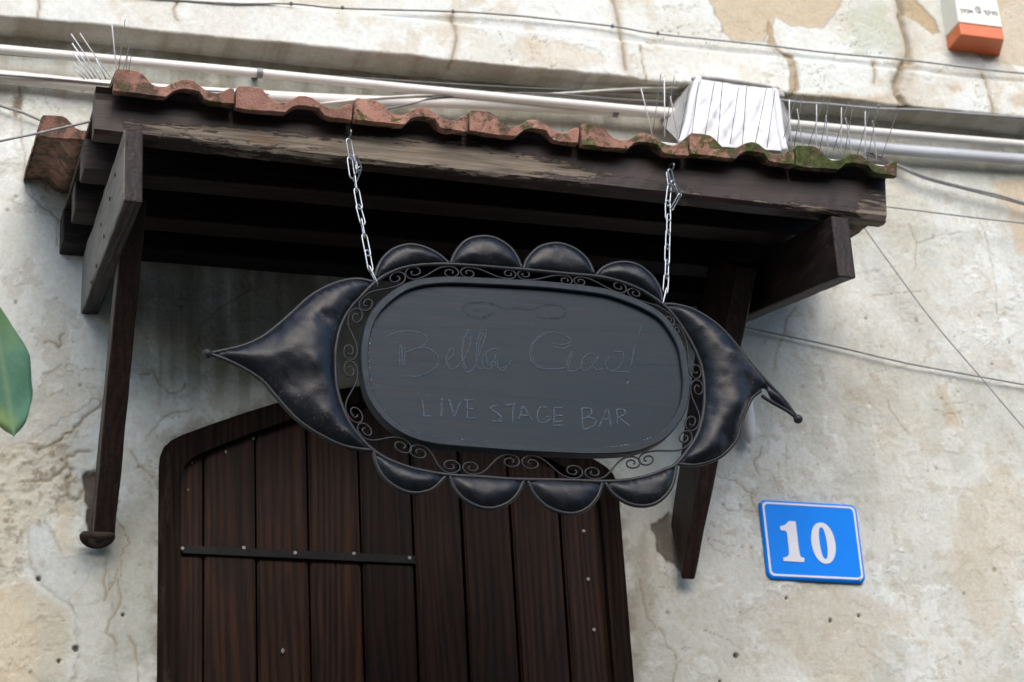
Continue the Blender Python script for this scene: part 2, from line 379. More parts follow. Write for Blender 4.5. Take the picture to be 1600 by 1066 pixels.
# ------------------------------------------------------------------ house wall: numpy relief and paint layers
def vnoise(X, Y, s, seed):
    r = np.random.default_rng(seed); L = r.random((256, 256))
    x, y = X/s + 900, Y/s + 900
    xi, yi = np.floor(x).astype(int), np.floor(y).astype(int); fx, fy = x-xi, y-yi
    fx, fy = fx*fx*fx*(fx*(fx*6-15)+10), fy*fy*fy*(fy*(fy*6-15)+10)
    g = lambda a, b: L[(xi+a) % 256, (yi+b) % 256]
    return (g(0, 0)*(1-fx)+g(1, 0)*fx)*(1-fy) + (g(0, 1)*(1-fx)+g(1, 1)*fx)*fy
def fbm(X, Y, s, seed, octv=5, gain=0.55):
    o, a, t = 0, 1.0, 0.0
    for k in range(octv):
        o = o + a*vnoise(X + 3.1*k, Y - 1.7*k, s/2**k, seed+k); t += a; a *= gain
    return o/t
def sst(x, a, b):
    t = np.clip((x-a)/(b-a), 0, 1); return t*t*(3-2*t)
def seg_dist(X, Y, pts):
    D = np.full(X.shape, 1e9); T = np.zeros(X.shape)
    for i, ((x0, y0), (x1, y1)) in enumerate(zip(pts[:-1], pts[1:])):
        m = (X > min(x0, x1)-.08) & (X < max(x0, x1)+.08) & (Y > min(y0, y1)-.08) & (Y < max(y0, y1)+.08)
        if not m.any(): continue
        dx, dy = x1-x0, y1-y0; t = np.clip(((X[m]-x0)*dx + (Y[m]-y0)*dy)/(dx*dx+dy*dy+1e-12), 0, 1)
        D[m] = np.minimum(D[m], np.hypot(X[m]-x0-t*dx, Y[m]-y0-t*dy))
    return D
def poly_sd(X, Y, pts):
    inside = np.zeros(X.shape, bool); D = np.full(X.shape, 1e9); n = len(pts)
    for i in range(n):
        (x0, y0), (x1, y1) = pts[i], pts[(i+1) % n]
        dx, dy = x1-x0, y1-y0; t = np.clip(((X-x0)*dx + (Y-y0)*dy)/(dx*dx+dy*dy+1e-12), 0, 1)
        D = np.minimum(D, np.hypot(X-x0-t*dx, Y-y0-t*dy))
        c = (y0 > Y) != (y1 > Y)
        inside ^= c & (X < dx*(Y-y0)/(dy+1e-12 if dy == 0 else dy) + x0)
    return np.where(inside, D, -D)
def jag(pts, amp, seed, depth=3):
    r = random.Random(seed); P = [tuple(p) for p in pts]; a = amp
    for _ in range(depth):
        Q = [P[0]]
        for p, q in zip(P[:-1], P[1:]):
            Q += [((p[0]+q[0])/2 + r.uniform(-a, a), (p[1]+q[1])/2 + r.uniform(-a, a)), q]
        P = Q; a *= 0.55
    return P
class Paint:
    """colour and relief of a plaster face, laid down layer by layer over its own (x, z) grid"""
    def __init__(s, X, Z, c, d):
        s.X, s.Z, s.d = X, Z, d; s.C = np.empty(X.shape + (3,)); s.C[:] = c; s.H = np.zeros(X.shape)
    def P(s, pts): return [(lambda v: (v.x, v.z))(at(x, y, s.d)) for x, y in pts]
    def lay(s, m, c): s.C += m[..., None]*(np.array(c) - s.C)
    def patch(s, px, c, soft=0.004, amp=0.03, nscale=0.08, seed=1, k=1.0, relief=0.0):
        sd_ = poly_sd(s.X, s.Z, s.P(px)) + (fbm(s.X, s.Z, nscale, seed, 5, 0.6)-0.5)*2*amp
        m = sst(sd_, -soft, soft); s.lay(m*k, c); s.H += m*relief
        if relief: s.lay(np.exp(-(sd_/0.0035)**2)*0.45, (0.20, 0.16, 0.12))
        return m
    def crack(s, px, w=0.0022, depth=0.004, c=(0.13, 0.10, 0.075), amp=0.008, seed=1, k=0.85, halo=0.3):
        D = seg_dist(s.X, s.Z, jag(s.P(px), amp, seed)); ww = w*(0.5 + 1.1*vnoise(s.X, s.Z, 0.05, seed+50))
        m = np.exp(-(D/ww)**2); s.lay(m*k, c); s.H -= m*depth
        s.lay(np.exp(-(D/(ww*4))**2)*halo, (0.45, 0.36, 0.26))
def grid_mesh(name, Xg, Yg, Zg, C, keep, mat, parent, base):
    ny, nx = Xg.shape; me = bpy.data.meshes.new(name)
    v = np.stack([Xg-base[0], Yg-base[1], Zg-base[2]], -1).reshape(-1, 3)
    idx = np.arange(ny*nx).reshape(ny, nx)
    q = np.stack([idx[:-1, :-1], idx[:-1, 1:], idx[1:, 1:], idx[1:, :-1]], -1)[keep].reshape(-1, 4)
    used = np.zeros(ny*nx, bool); used[q.ravel()] = True; remap = np.cumsum(used)-1
    v = v[used]; q = remap[q]; nf = len(q)
    me.vertices.add(len(v)); me.vertices.foreach_set('co', v.ravel().astype(np.float32))
    me.loops.add(nf*4); me.loops.foreach_set('vertex_index', q.ravel().astype(np.int32))
    me.polygons.add(nf); me.polygons.foreach_set('loop_start', np.arange(0, nf*4, 4, dtype=np.int32))
    me.polygons.foreach_set('use_smooth', np.ones(nf, bool))
    me.update(calc_edges=True); me.validate()
    ca = me.attributes.new('Col', 'FLOAT_COLOR', 'POINT')
    c4 = np.ones((len(v), 4), np.float32); c4[:, :3] = np.clip(C.reshape(-1, 3)[used], 0.01, 0.9); ca.data.foreach_set('color', c4.ravel())
    me.materials.append(mat)
    return link(name, me, parent)

HB = Vector((1.2, 0.0, -1.55))
house = thing('house_wall', HB, 'old street facade with cracked and peeling cream plaster around the wooden door', 'wall')

# door opening: vertical jambs and two shallow slopes to a blunt point, mirrored about its middle
DL, DR = 0.690, 1.725; DCX = (DL+DR)/2
_half = [(DL, 1.900), (0.692, 1.922), (0.699, 1.943), (0.714, 1.960), (0.738, 1.975), (0.798, 2.003), (0.873, 2.036), (0.950, 2.067), (1.06, 2.103), (1.15, 2.124)]
ARCH = _half + [(DCX, 2.13)] + [(2*DCX - x, z) for x, z in reversed(_half)]

CREAM, GREY, TAN, WHITE, SAND, PBLUE = (0.655, 0.65, 0.615), (0.50, 0.51, 0.495), (0.57, 0.515, 0.425), (0.76, 0.775, 0.775), (0.55, 0.42, 0.25), (0.58, 0.60, 0.61)
def coarse(a, b, n): return list(np.linspace(a, b, n, endpoint=False))
ST = 0.0032
xs = np.array(coarse(-7, 0.1, 40) + list(np.arange(0.1, 3.25, ST)) + list(np.linspace(3.25, 9, 36)))
zs = np.array(coarse(-1.6, 1.22, 24) + list(np.arange(1.22, 3.075, ST)))
X, Z = np.meshgrid(xs, zs)
P = Paint(X, Z, CREAM, 0.0)
n1, n2, n3 = fbm(X, Z, 0.55, 1), fbm(X, Z, 0.16, 20), fbm(X, Z, 0.045, 40)
P.lay(sst(n1*0.5+n2*0.5, 0.44, 0.62)*0.75, WHITE)
P.lay(sst(fbm(X, Z*0.45, 0.11, 60), 0.52, 0.70)*0.5, GREY)
P.lay(sst(fbm(X, Z, 0.075, 70, 6, 0.62)*0.7+n1*0.3, 0.54, 0.66)*0.38, TAN)
P.lay(sst(n3, 0.62, 0.74)*0.22, (0.42, 0.37, 0.30))
P.H += (n1-0.5)*0.010 + (n2-0.5)*0.004 + (n3-0.5)*0.0022
# limewash coats flaked off in patches
fl = fbm(X, Z, 0.20, 90, 8, 0.60); for_edge = np.abs(fl-0.505)
mfl = sst(fl, 0.503, 0.507); P.H += mfl*0.0014; P.lay(mfl*0.55, (0.765, 0.775, 0.77)); P.lay((1-mfl)*0.30, (0.54, 0.515, 0.455))
P.lay(np.exp(-((fl-0.502)/0.0022)**2)*0.42*sst(fbm(X, Z, 0.2, 33), 0.42, 0.55), (0.25, 0.21, 0.165))
fl2 = fbm(X, Z, 0.09, 95, 7, 0.62); m2 = sst(fl2, 0.585, 0.590); P.H -= m2*0.0010; P.lay(m2*0.5, (0.55, 0.53, 0.48)); P.lay(np.exp(-((fl2-0.588)/0.0025)**2)*0.35, (0.30, 0.26, 0.20))
cr = np.abs(fbm(X, Z, 0.34, 97, 7, 0.58)-0.5); mc = np.exp(-(cr/0.0016)**2)*sst(fbm(X, Z, 0.25, 98), 0.48, 0.58); P.lay(mc*0.6, (0.22, 0.18, 0.14)); P.H -= mc*0.002
# paler right hand side
P.lay(sst(X, 1.75, 2.1)*0.4*(1-sst(n2, 0.5, 0.7)), (0.785, 0.79, 0.785))
# rain streaks and soot under the ledge and along the conduits
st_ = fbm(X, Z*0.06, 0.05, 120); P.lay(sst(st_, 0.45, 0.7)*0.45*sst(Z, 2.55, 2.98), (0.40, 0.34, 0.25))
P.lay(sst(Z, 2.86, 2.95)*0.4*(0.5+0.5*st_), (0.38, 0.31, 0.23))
# damp green streaks, then dirt with painted shade, on plaster under the awning
px_, pz_ = X, Z
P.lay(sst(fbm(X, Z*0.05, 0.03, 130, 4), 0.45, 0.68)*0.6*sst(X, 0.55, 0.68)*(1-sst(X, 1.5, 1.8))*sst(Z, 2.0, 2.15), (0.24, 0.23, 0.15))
P.lay(sst(fbm(X, Z*0.3, 0.12, 135, 5), 0.30, 0.55)*0.60*sst(X+0.25*(n1-.5), 0.60, 0.70)*(1-sst(X, 1.55, 1.75))*sst(Z+0.5*(n2-.5), 1.98, 2.22), (0.30, 0.29, 0.24))  # dirt tone deepened to paint in the awning's shade
mr = sst(X, 1.7, 2.1)
P.lay(mr*sst(fbm(X, Z*.7, 0.05, 150, 6, .66), .54, .66)*.22, (0.55, 0.53, 0.48)); P.lay(mr*sst(fbm(X, Z, 0.09, 160, 6, .66), .56, .66)*.28, (0.62, 0.545, 0.45))
P.lay(mr*sst(fbm(X, Z*.6, 0.13, 170, 6, .6), .54, .66)*.45, (0.50, 0.50, 0.46)); P.lay(mr*sst(fbm(X, Z, 0.035, 180, 5, .66), .62, .68)*.4, (0.48, 0.41, 0.32))
# named stains, bare patches and darker areas
P.patch([(0, 915), (40, 905), (75, 935), (112, 945), (118, 1000), (95, 1066), (-60, 1100), (-60, 930)], SAND, 0.014, 0.03, 0.06, 201, 0.62)
P.patch([(75, 830), (100, 790), (118, 815), (120, 860), (88, 880)], SAND, 0.012, 0.02, 0.05, 203, 0.45)
P.patch([(38, 818), (70, 800), (100, 868), (150, 860), (158, 935), (110, 950), (85, 930), (55, 900)], PBLUE, 0.006, 0.02, 0.05, 205, 0.75, 0.001)
P.patch([(30, 700), (90, 660), (150, 630), (172, 690), (150, 745), (100, 745), (60, 750)], PBLUE, 0.008, 0.03, 0.05, 207, 0.6, 0.001)
P.patch([(112, 940), (165, 860), (185, 1066), (118, 1066)], (0.66, 0.65, 0.61), 0.006, 0.02, 0.05, 209, 0.8, 0.002)
er = P.patch([(-60, 700), (60, 690), (110, 640), (128, 680), (120, 760), (60, 830), (40, 920), (-60, 930)], (0.52, 0.46, 0.36), 0.02, 0.05, 0.06, 211, 0.6)
ro = fbm(X, Z, 0.022, 140, 4, 0.7); P.H += er*(ro-0.5)*0.010; P.lay(er*sst(ro, 0.56, 0.72)*0.6, (0.26, 0.20, 0.14))
P.lay(er*sst(1-ro, 0.56, 0.7)*0.6, (0.62, 0.56, 0.47))
e2 = P.patch([(150, 850), (200, 770), (262, 700), (250, 1066), (172, 1066)], (0.40, 0.40, 0.355), 0.03, 0.05, 0.08, 213, 0.72)
P.patch([(60, 900), (140, 840), (215, 860), (200, 1100), (40, 1100)], (0.46, 0.46, 0.43), 0.05, 0.08, 0.1, 237, 0.5)
P.patch([(1560, 290), (1600, 270), (1660, 280), (1660, 400), (1590, 395), (1570, 350)], (0.60, 0.46, 0.33), 0.012, 0.04, 0.07, 215, 0.7)
P.patch([(1462, 600), (1480, 598), (1488, 640), (1505, 668), (1480, 662)], (0.48, 0.37, 0.25), 0.006, 0.012, 0.03, 217, 0.45)
P.patch([(1340, 620), (1420, 560), (1450, 640), (1400, 690)], (0.52, 0.49, 0.43), 0.03, 0.06, 0.1, 219, 0.5)
P.patch([(1380, 460), (1440, 380), (1480, 520), (1420, 560)], (0.54, 0.51, 0.45), 0.03, 0.06, 0.1, 221, 0.5)
P.patch([(1390, 250), (1340, 330), (1410, 420), (1460, 340)], (0.58, 0.54, 0.46), 0.03, 0.06, 0.1, 223, 0.5)
P.patch([(1220, 930), (1300, 890), (1400, 960), (1330, 1066), (1200, 1040)], (0.56, 0.49, 0.40), 0.03, 0.07, 0.1, 225, 0.5)
P.patch([(1440, 860), (1560, 700), (1640, 860), (1540, 1000)], (0.58, 0.49, 0.38), 0.03, 0.08, 0.12, 227, 0.5)
P.patch([(985, 850), (1010, 830), (1025, 930), (1000, 1066), (990, 1066)], (0.36, 0.32, 0.25), 0.015, 0.03, 0.05, 229, 0.55)
P.patch([(1022, 820), (1046, 800), (1072, 902), (1050, 880), (1030, 860)], (0.16, 0.13, 0.11), 0.004, 0.012, 0.03, 231, 0.9, -0.006)
P.patch([(126, 745), (150, 735), (185, 740), (182, 800), (160, 850), (142, 850), (136, 800)], (0.08, 0.06, 0.05), 0.004, 0.012, 0.03, 233, 0.95, -0.010)
P.patch([(30, 140), (38, 150), (26, 185), (18, 178)], (0.22, 0.17, 0.12), 0.004, 0.01, 0.02, 235, 0.9, -0.004)
for k, (px, w, dp, am, hl) in enumerate([
    ([(30, 135), (33, 200), (40, 240), (36, 265), (42, 300), (60, 318), (78, 330), (92, 345), (90, 385)], .0020, .004, .004, .45),
    ([(205, 705), (218, 730), (242, 745)], .003, .004, .006, .4), ([(60, 705), (100, 680), (130, 655), (165, 625)], .0035, .006, .010, .5),
    ([(96, 720), (112, 735), (108, 780), (128, 770)], .005, .008, .012, .4), ([(30, 755), (80, 752), (105, 715), (140, 706)], .004, .006, .01, .4),
    ([(165, 880), (163, 940), (185, 890), (188, 940), (170, 975), (165, 990), (182, 1008)], .0028, .005, .006, .4),
    ([(178, 810), (190, 825), (202, 850), (188, 870), (190, 905)], .0028, .005, .006, .4), ([(200, 995), (212, 1010), (216, 1066)], .003, .004, .004, .4),
    ([(70, 535), (92, 545), (100, 522)], .0035, .004, .008, .4), ([(228, 690), (248, 660), (300, 640)], .002, .003, .008, .3),
    ([(310, 510), (345, 480), (395, 450)], .0022, .003, .006, .2), ([(215, 585), (240, 580), (265, 615), (290, 600)], .0022, .003, .008, .2),
    ([(1030, 980), (1040, 1000), (1055, 1020), (1052, 1066)], .003, .004, .005, .4), ([(1000, 905), (1012, 965), (1028, 985)], .003, .003, .005, .4),
    ([(1110, 735), (1150, 750), (1175, 770), (1183, 800)], .0026, .004, .010, .4), ([(1130, 795), (1180, 800), (1205, 812)], .002, .003, .010, .4),
    ([(1105, 840), (1135, 855), (1140, 870), (1118, 860), (1105, 840)], .002, .003, .006, .3), ([(1100, 985), (1140, 1000), (1160, 1015)], .002, .002, .005, .3),
    ([(1190, 700), (1178, 720), (1185, 740)], .0026, .003, .006, .3), ([(1228, 690), (1232, 760)], .002, .002, .006, .2),
    ([(1420, 350), (1432, 380), (1475, 365), (1500, 362)], .002, .003, .006, .35), ([(1432, 380), (1430, 420)], .002, .003, .005, .35),
    ([(1525, 335), (1545, 390), (1556, 450), (1560, 500)], .002, .003, .006, .35), ([(1365, 462), (1440, 455)], .002, .003, .005, .35),
    ([(1245, 480), (1228, 500), (1215, 545), (1208, 580)], .0028, .003, .006, .5), ([(1460, 640), (1500, 645), (1510, 670)], .002, .003, .006, .4),
    ([(1385, 620), (1400, 650), (1420, 680)], .0018, .002, .006, .3), ([(1360, 585), (1420, 570)], .0018, .002, .006, .3)]):
    P.crack(px, w*(.5 if at(px[0][0], px[0][1]).x > 1.8 else .7), dp*.6, (0.24, 0.19, 0.14), am, 300+k, 0.6, hl*.45)
for px in ((1297, 970, 3.2), (1150, 1024, 4.5), (1342, 962, 3), (1125, 1064, 3), (118, 1014, 5), (92, 1034, 3.5), (192, 962, 3), (1228, 935, 2.5), (60, 905, 4)):
    v = at(px[0], px[1]); r = px[2]*0.0013; D2 = np.hypot(X-v.x, Z-v.z)
    m = sst(-D2, -r*1.25, -r*0.8); P.lay(m*0.9, (0.06, 0.05, 0.04)); P.H -= m*0.006
# hundreds of pits and crumbs
for k in range(420):
    cx, cz, r = random.uniform(0.25, 3.1), random.uniform(1.4, 2.95), random.uniform(0.0015, 0.005)
    i0, i1 = np.searchsorted(xs, [cx-.015, cx+.015]); j0, j1 = np.searchsorted(zs, [cz-.015, cz+.015])
    sx, sz = X[j0:j1, i0:i1], Z[j0:j1, i0:i1]; D2 = np.hypot(sx-cx, (sz-cz)*random.uniform(.7, 1.4)) + (n3[j0:j1, i0:i1]-.5)*.01
    m = sst(-D2, -r*1.5, -r*0.4)*random.uniform(.25, .8); cc = np.array(random.choice([(0.16, 0.13, 0.10), (0.30, 0.24, 0.17), (0.74, 0.72, 0.68)]))
    P.C[j0:j1, i0:i1] += m[..., None]*(cc - P.C[j0:j1, i0:i1]); P.H[j0:j1, i0:i1] -= m*0.003
fade = sst(X, -0.5, 0.15)*(1-sst(X, 3.2, 3.6))*sst(Z, 0.7, 1.25)
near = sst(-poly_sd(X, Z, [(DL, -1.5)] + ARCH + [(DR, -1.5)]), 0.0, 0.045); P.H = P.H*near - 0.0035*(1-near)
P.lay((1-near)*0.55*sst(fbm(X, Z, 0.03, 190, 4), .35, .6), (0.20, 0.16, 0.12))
xc, zc = (X[:-1, :-1]+X[1:, 1:])/2, (Z[:-1, :-1]+Z[1:, 1:])/2
zt = np.interp(xc, [a for a, b in ARCH], [b for a, b in ARCH], left=-9, right=-9)
keep = ~((xc > DL) & (xc < DR) & (zc < zt))
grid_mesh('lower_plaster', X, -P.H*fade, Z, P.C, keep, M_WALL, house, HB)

# upper storey: a band standing 8.5 cm proud above a rounded lip, over the conduits
xs = np.array(coarse(-7, 0.1, 30) + list(np.arange(0.1, 3.3, 0.0036)) + list(np.linspace(3.3, 9, 30)))
s1, s2 = np.linspace(-0.015, 0.081, 28), np.concatenate([np.arange(0.004, 0.62, 0.0036), np.linspace(0.63, 4.5, 30)])
sec = [(d, 0.0, 0) for d in s1] + [(0.085, z, 1) for z in s2]
dd, zz = np.array([a for a, b, c in sec]), np.array([b for a, b, c in sec])
ZL = np.interp(xs, [0.3, 2.9], [2.952, 2.983])
X = np.repeat(xs[None], len(sec), 0); lipz = np.repeat(ZL[None], len(sec), 0); Z = lipz + zz[:, None]; Dp = np.repeat(dd[:, None], len(xs), 1)
u = zz[:, None] + (dd[:, None]-0.085)      # unrolled section coordinate for the noise
P = Paint(X, Z + (dd[:, None]-0.085)*1.0, (0.71, 0.69, 0.65), 0.085); X_, Z_ = P.X, P.Z
n1, n2, n3 = fbm(X_, Z_, 0.4, 501), fbm(X_, Z_, 0.13, 521), fbm(X_, Z_, 0.04, 541)
P.lay(sst(n1*0.4+n2*0.6, 0.42, 0.58)*0.8, (0.775, 0.785, 0.78))
P.lay(sst(fbm(X_, Z_, 0.12, 560, 6, 0.6)*0.7+n1*0.3, 0.54, 0.62)*0.45, (0.60, 0.50, 0.38))
P.H += (n1-0.5)*0.008+(n2-0.5)*0.006+(n3-0.5)*0.003
fl = fbm(X_, Z_, 0.13, 590, 8, 0.6); m = sst(fl, 0.53, 0.535)*sst(X_, 0.9, 1.7); P.lay(m*0.6, (0.79, 0.795, 0.785)); P.H += m*0.0018
P.lay(np.exp(-((fl-0.533)/0.004)**2)*0.4*sst(X_, 0.9, 1.7), (0.36, 0.28, 0.19))
cr = np.abs(fbm(X_, Z_, 0.30, 597, 7, 0.58)-0.5); mc = np.exp(-(cr/0.0018)**2)*sst(fbm(X_, Z_, 0.25, 598), 0.45, 0.55)*sst(X_, 0.8, 1.8); P.lay(mc*0.65, (0.20, 0.165, 0.12)); P.H -= mc*0.003
for k, (px, c, kk) in enumerate([
    ([(1100, -40), (1320, -40), (1318, 5), (1290, 38), (1240, 40), (1215, 25), (1195, 60), (1150, 62), (1120, 20)], (0.56, 0.44, 0.30), .8),
    ([(1415, -20), (1440, 0), (1465, 25), (1474, 48), (1460, 50), (1440, 30), (1415, 18)], (0.50, 0.37, 0.22), .9),
    ([(1550, -40), (1660, -40), (1660, 85), (1600, 98), (1540, 90), (1500, 60), (1520, -40)], (0.58, 0.47, 0.35), .75),
    ([(1205, 30), (1216, 60), (1218, 70), (1205, 68)], (0.50, 0.35, 0.20), .9),
    ([(1228, 82), (1240, 84), (1246, 140), (1236, 146), (1234, 110)], (0.50, 0.37, 0.23), .9),
    ([(1475, 130), (1500, 128), (1506, 140), (1485, 148)], (0.58, 0.44, 0.31), .7), ([(1575, 150), (1620, 140), (1620, 165), (1585, 168)], (0.58, 0.45, 0.32), .7),
    ([(820, 60), (900, 70), (960, 100), (880, 110), (820, 95)], (0.62, 0.49, 0.36), .45), ([(1230, 148), (1390, 150), (1395, 162), (1240, 160)], (0.55, 0.42, 0.29), .7)]):
    P.patch(px, c, 0.004 if k < 5 else .012, 0.012, 0.05, 600+k, kk, -0.0025 if k < 5 else 0.0)
P.patch([(1320, 0), (1385, 0), (1410, 60), (1400, 88), (1340, 80)], (0.50, 0.52, 0.42), 0.02, 0.04, 0.06, 630, 0.65)
for k, (px, w, dp, hl) in enumerate([([(1405, -30), (1412, 10), (1418, 50), (1424, 92)], .009, .016, .6), ([(1414, 95), (1406, 120), (1400, 148), (1410, 168)], .007, .014, .6), ([(1406, 150), (1418, 168)], .004, .01, .5),
    ([(1538, 112), (1544, 140), (1552, 180)], .003, .006, .6), ([(1368, 95), (1365, 130)], .002, .004, .6), ([(708, 22), (712, 50), (707, 92)], .003, .005, .6), ([(960, -10), (970, 45), (978, 110)], .003, .004, .6),
    ([(275, 0), (272, 18), (278, 32)], .0022, .004, .5), ([(60, 0), (60, 28)], .0018, .003, .4), ([(706, 95), (709, 118)], .003, .004, .4), ([(1000, 70), (1010, 128)], .002, .003, .5), ([(1215, 70), (1240, 90), (1244, 140), (1225, 158)], .003, .005, .6)]):
    P.crack(px, w, dp, (0.15, 0.12, 0.08), 0.006, 640+k, 0.85, hl)
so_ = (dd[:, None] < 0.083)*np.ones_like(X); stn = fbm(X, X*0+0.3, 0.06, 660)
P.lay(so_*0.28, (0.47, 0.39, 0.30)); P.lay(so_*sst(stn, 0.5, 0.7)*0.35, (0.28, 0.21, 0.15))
lip_n = (fbm(X, X*0, 0.09, 670, 6)-0.45)*0.012
fade = sst(X, -0.5, 0.15)*(1-sst(X, 3.2, 3.6))
edge = np.exp(-(zz[:, None]/0.012)**2)*(dd[:, None] > 0.03)
led = 0.012*sst(zz[:, None] - (at(330, 5, .085).z - 2.955 + 0.008), 0, 0.012)
Yg = -(Dp + (P.H*fade - led)*(dd[:, None] > 0.07)) ; Zg = Z + edge*lip_n*fade - P.H*fade*(dd[:, None] < 0.083)*0.8
grid_mesh('upper_plaster', X, Yg, Zg, P.C, np.ones((len(sec)-1, len(xs)-1), bool), M_WALL, house, HB)

# ------------------------------------------------------------------ door
DB = Vector((DCX, 0, -1.55))
door = thing('wooden_door', DB, 'dark brown plank door with a blunt pointed top under the awning', 'door')
def arch_z(x, inset=0.0):
    return float(np.interp(x, [a for a, b in ARCH], [b for a, b in ARCH])) - inset
outer = [(DL-.007, -1.55)] + [(x + (-.007 if x < DCX else .006), z+.007) for x, z in ARCH] + [(DR+.006, -1.55)]
IN = 0.028
inner = [(DL+IN+.012, -1.55)] + [(DCX + (x-DCX)*(1-(IN+.012)/0.5175), z-IN*1.15) for x, z in ARCH] + [(DR-IN, -1.55)]
n = len(outer); V, F = [], []
for y, ring in ((-.004, outer), (-.002, inner), (.06, inner), (.06, outer)): V += [(x, y + (.003 if ring is outer and y < 0 else 0), z) for x, z in ring]
for a, b in ((0, 1), (1, 2), (3, 0)):
    for i in range(n-1): F.append((a*n+i, b*n+i, b*n+i+1, a*n+i+1))
mesh('door_frame', (V, F), M_FRAME, door, DB)
YP = 0.022
def jx(px, y=900): return at(px, y, -YP).x
J = [jx(p, 900) for p in (262, 318, 401, 484, 566, 648, 725.5, 803, 881, 962)]
planks = []
for i in range(len(J)-1):
    a, b = J[i]+.0025, J[i+1]-.0025
    if i >= 5: a += .0012; b -= .0012
    y = YP + random.uniform(-.0015, .0025) - (0.004 if i >= 5 else 0)
    za, zb = arch_z(a, .02), arch_z(b, .02); zm = [arch_z(a+(b-a)*t, .02) for t in (.33, .66)]
    poly = [(a, -1.53), (b, -1.53), (b, zb), (a+(b-a)*.66, zm[1]), (a+(b-a)*.33, zm[0]), (a, za)]
    vf = prism(poly, y, y+.024)
    bm = bmesh.new(); vs = [bm.verts.new(v) for v in vf[0]]
    for f in vf[1]: bm.faces.new([vs[k] for k in f])
    bmesh.ops.recalc_face_normals(bm, faces=bm.faces[:])
    le = [e for e in bm.edges if abs(e.verts[0].co.y-y) < 1e-6 and abs(e.verts[1].co.y-y) < 1e-6 and abs(e.verts[0].co.x-e.verts[1].co.x) < 1e-6]
    bmesh.ops.bevel(bm, geom=le, offset=.004, segments=2, affect='EDGES')
    bm.verts.index_update(); vf = ([v.co.copy() for v in bm.verts], [tuple(v.index for v in f.verts) for f in bm.faces]); bm.free()
    planks.append(mesh('plank', vf, M_PLANK, door, DB))
back = mesh('door_backing', box(DL-.04, DR+.04, YP+.045, YP+.065, -1.54, 2.22, bev=0), M_DECK, door, DB)
# strap hinge with screws
hp = [at(285, 852, -YP+.008), at(648, 868, -YP+.008), at(650, 881, -YP+.008), at(285, 864.5, -YP+.008)]
hinge = mesh('strap_hinge', hexa([hp[3], hp[2], hp[2]+Vector((0, .007, 0)), hp[3]+Vector((0, .007, 0)), hp[0], hp[1], hp[1]+Vector((0, .007, 0)), hp[0]+Vector((0, .007, 0))], bev=.0012), M_IRON, door, DB)
for px in ((285, 857), (381, 856), (461, 864), (553, 865), (640, 872)):
    mesh('screw', disc(at(px[0], px[1], -YP+.0085), .0042, .0018), M_SCREW, hinge, DB)
for px in ((912, 830), (919, 905), (928, 984)):
    mesh('screw', disc(at(px[0], px[1], -YP+.0045), .0042, .0016), M_SCREW, planks[7 if px[0] < 900 else 8], DB)
for px, r in (((442, 1017), .006), ((396, 685), .004), ((353, 706), .004), ((300, 723), .003), ((294, 765), .003)):
    c = at(px[0], px[1], -YP+.004); mesh('paint_chip', ball(c, r, 1, .7, .2, 1.1), M_CLAMP, door, DB)

# ------------------------------------------------------------------ awning
AB = Vector((1.3, -0.33, 2.3))
aw = thing('awning', AB, 'small dark timber awning with a front row of mossy red clay tiles', 'awning')
# roof line: front lower edge drops a little to the right
def zt_(x): return -0.0145*(x-0.455)
FX0, FX1 = 0.452, 2.150
bl, br = at(148, 206, .66), at(1380, 342, .66); tl, tr = at(152, 141, .66), at(1388, 268, .66)
def fas(x0, x1, zb0, zb1, zt0, zt1, name, cut):
    # moulded front beam: flat face, cove under the tiles at the end, chamfer below
    N = 90; prof = [(0, 0.006), (0.0, 0.0), (0.0, 0.25), (0.0, 0.5), (0.0, 0.75), (0.0, 0.9), (-0.012, 1.0), (0.055, 1.0), (0.055, 0.0)]
    prof = [(0.008, 0.0), (0.0, 0.07), (0.0, 0.3), (0.0, 0.55), (0.0, 0.78), (-0.004, 0.90), (-0.014, 1.0), (0.038, 1.0), (0.038, 0.0)]
    V, F, wr = [], [], []
    for i in range(N+1):
        t = i/N; x = x0+(x1-x0)*t
        zb, ztp = zb0+(zb1-zb0)*t, zt0+(zt1-zt0)*t
        for k, (dy, f) in enumerate(prof):
            q = mnoise.noise(Vector((x*9, k*.7, 3)))*.0022 + mnoise.noise(Vector((x*40, k*1.7, 9)))*.001
            V.append((x + (0.012*f if i == N else 0), -.66+dy+q, zb+(ztp-zb)*f+q))
            amid = math.exp(-((t-.30)/.30)**4)
            lo_band = max(0.0, 1-abs(f-0.22)/0.46)
            wr.append(0.50*lo_band*(0.40+0.6*amid) - 0.1 + (0.28*math.exp(-((t-.42)/.14)**2)*max(0, 1-abs(f-.5)/.5)) + (0.16 if t > .72 and f < .2 else 0) - (0.4 if t < .03 else 0) + (.14 if t > .965 else 0))
    m = len(prof)
    for i in range(N):
        for k in range(m):
            F.append((i*m+k, i*m+(k+1) % m, (i+1)*m+(k+1) % m, (i+1)*m+k))
    F += [tuple(range(m)), tuple(N*m+k for k in range(m-1, -1, -1))]
    o = mesh(name, (V, F), M_FASCIA, aw, AB)
    a = o.data.attributes.new('wear', 'FLOAT', 'POINT'); a.data.foreach_set('value', wr)
    bm = bmesh.new(); bm.from_mesh(o.data); bmesh.ops.recalc_face_normals(bm, faces=bm.faces[:]); bm.to_mesh(o.data); bm.free()
    return o
fascia = fas(FX0, FX1, bl.z, br.z, tl.z, tr.z, 'fascia_beam', 0)
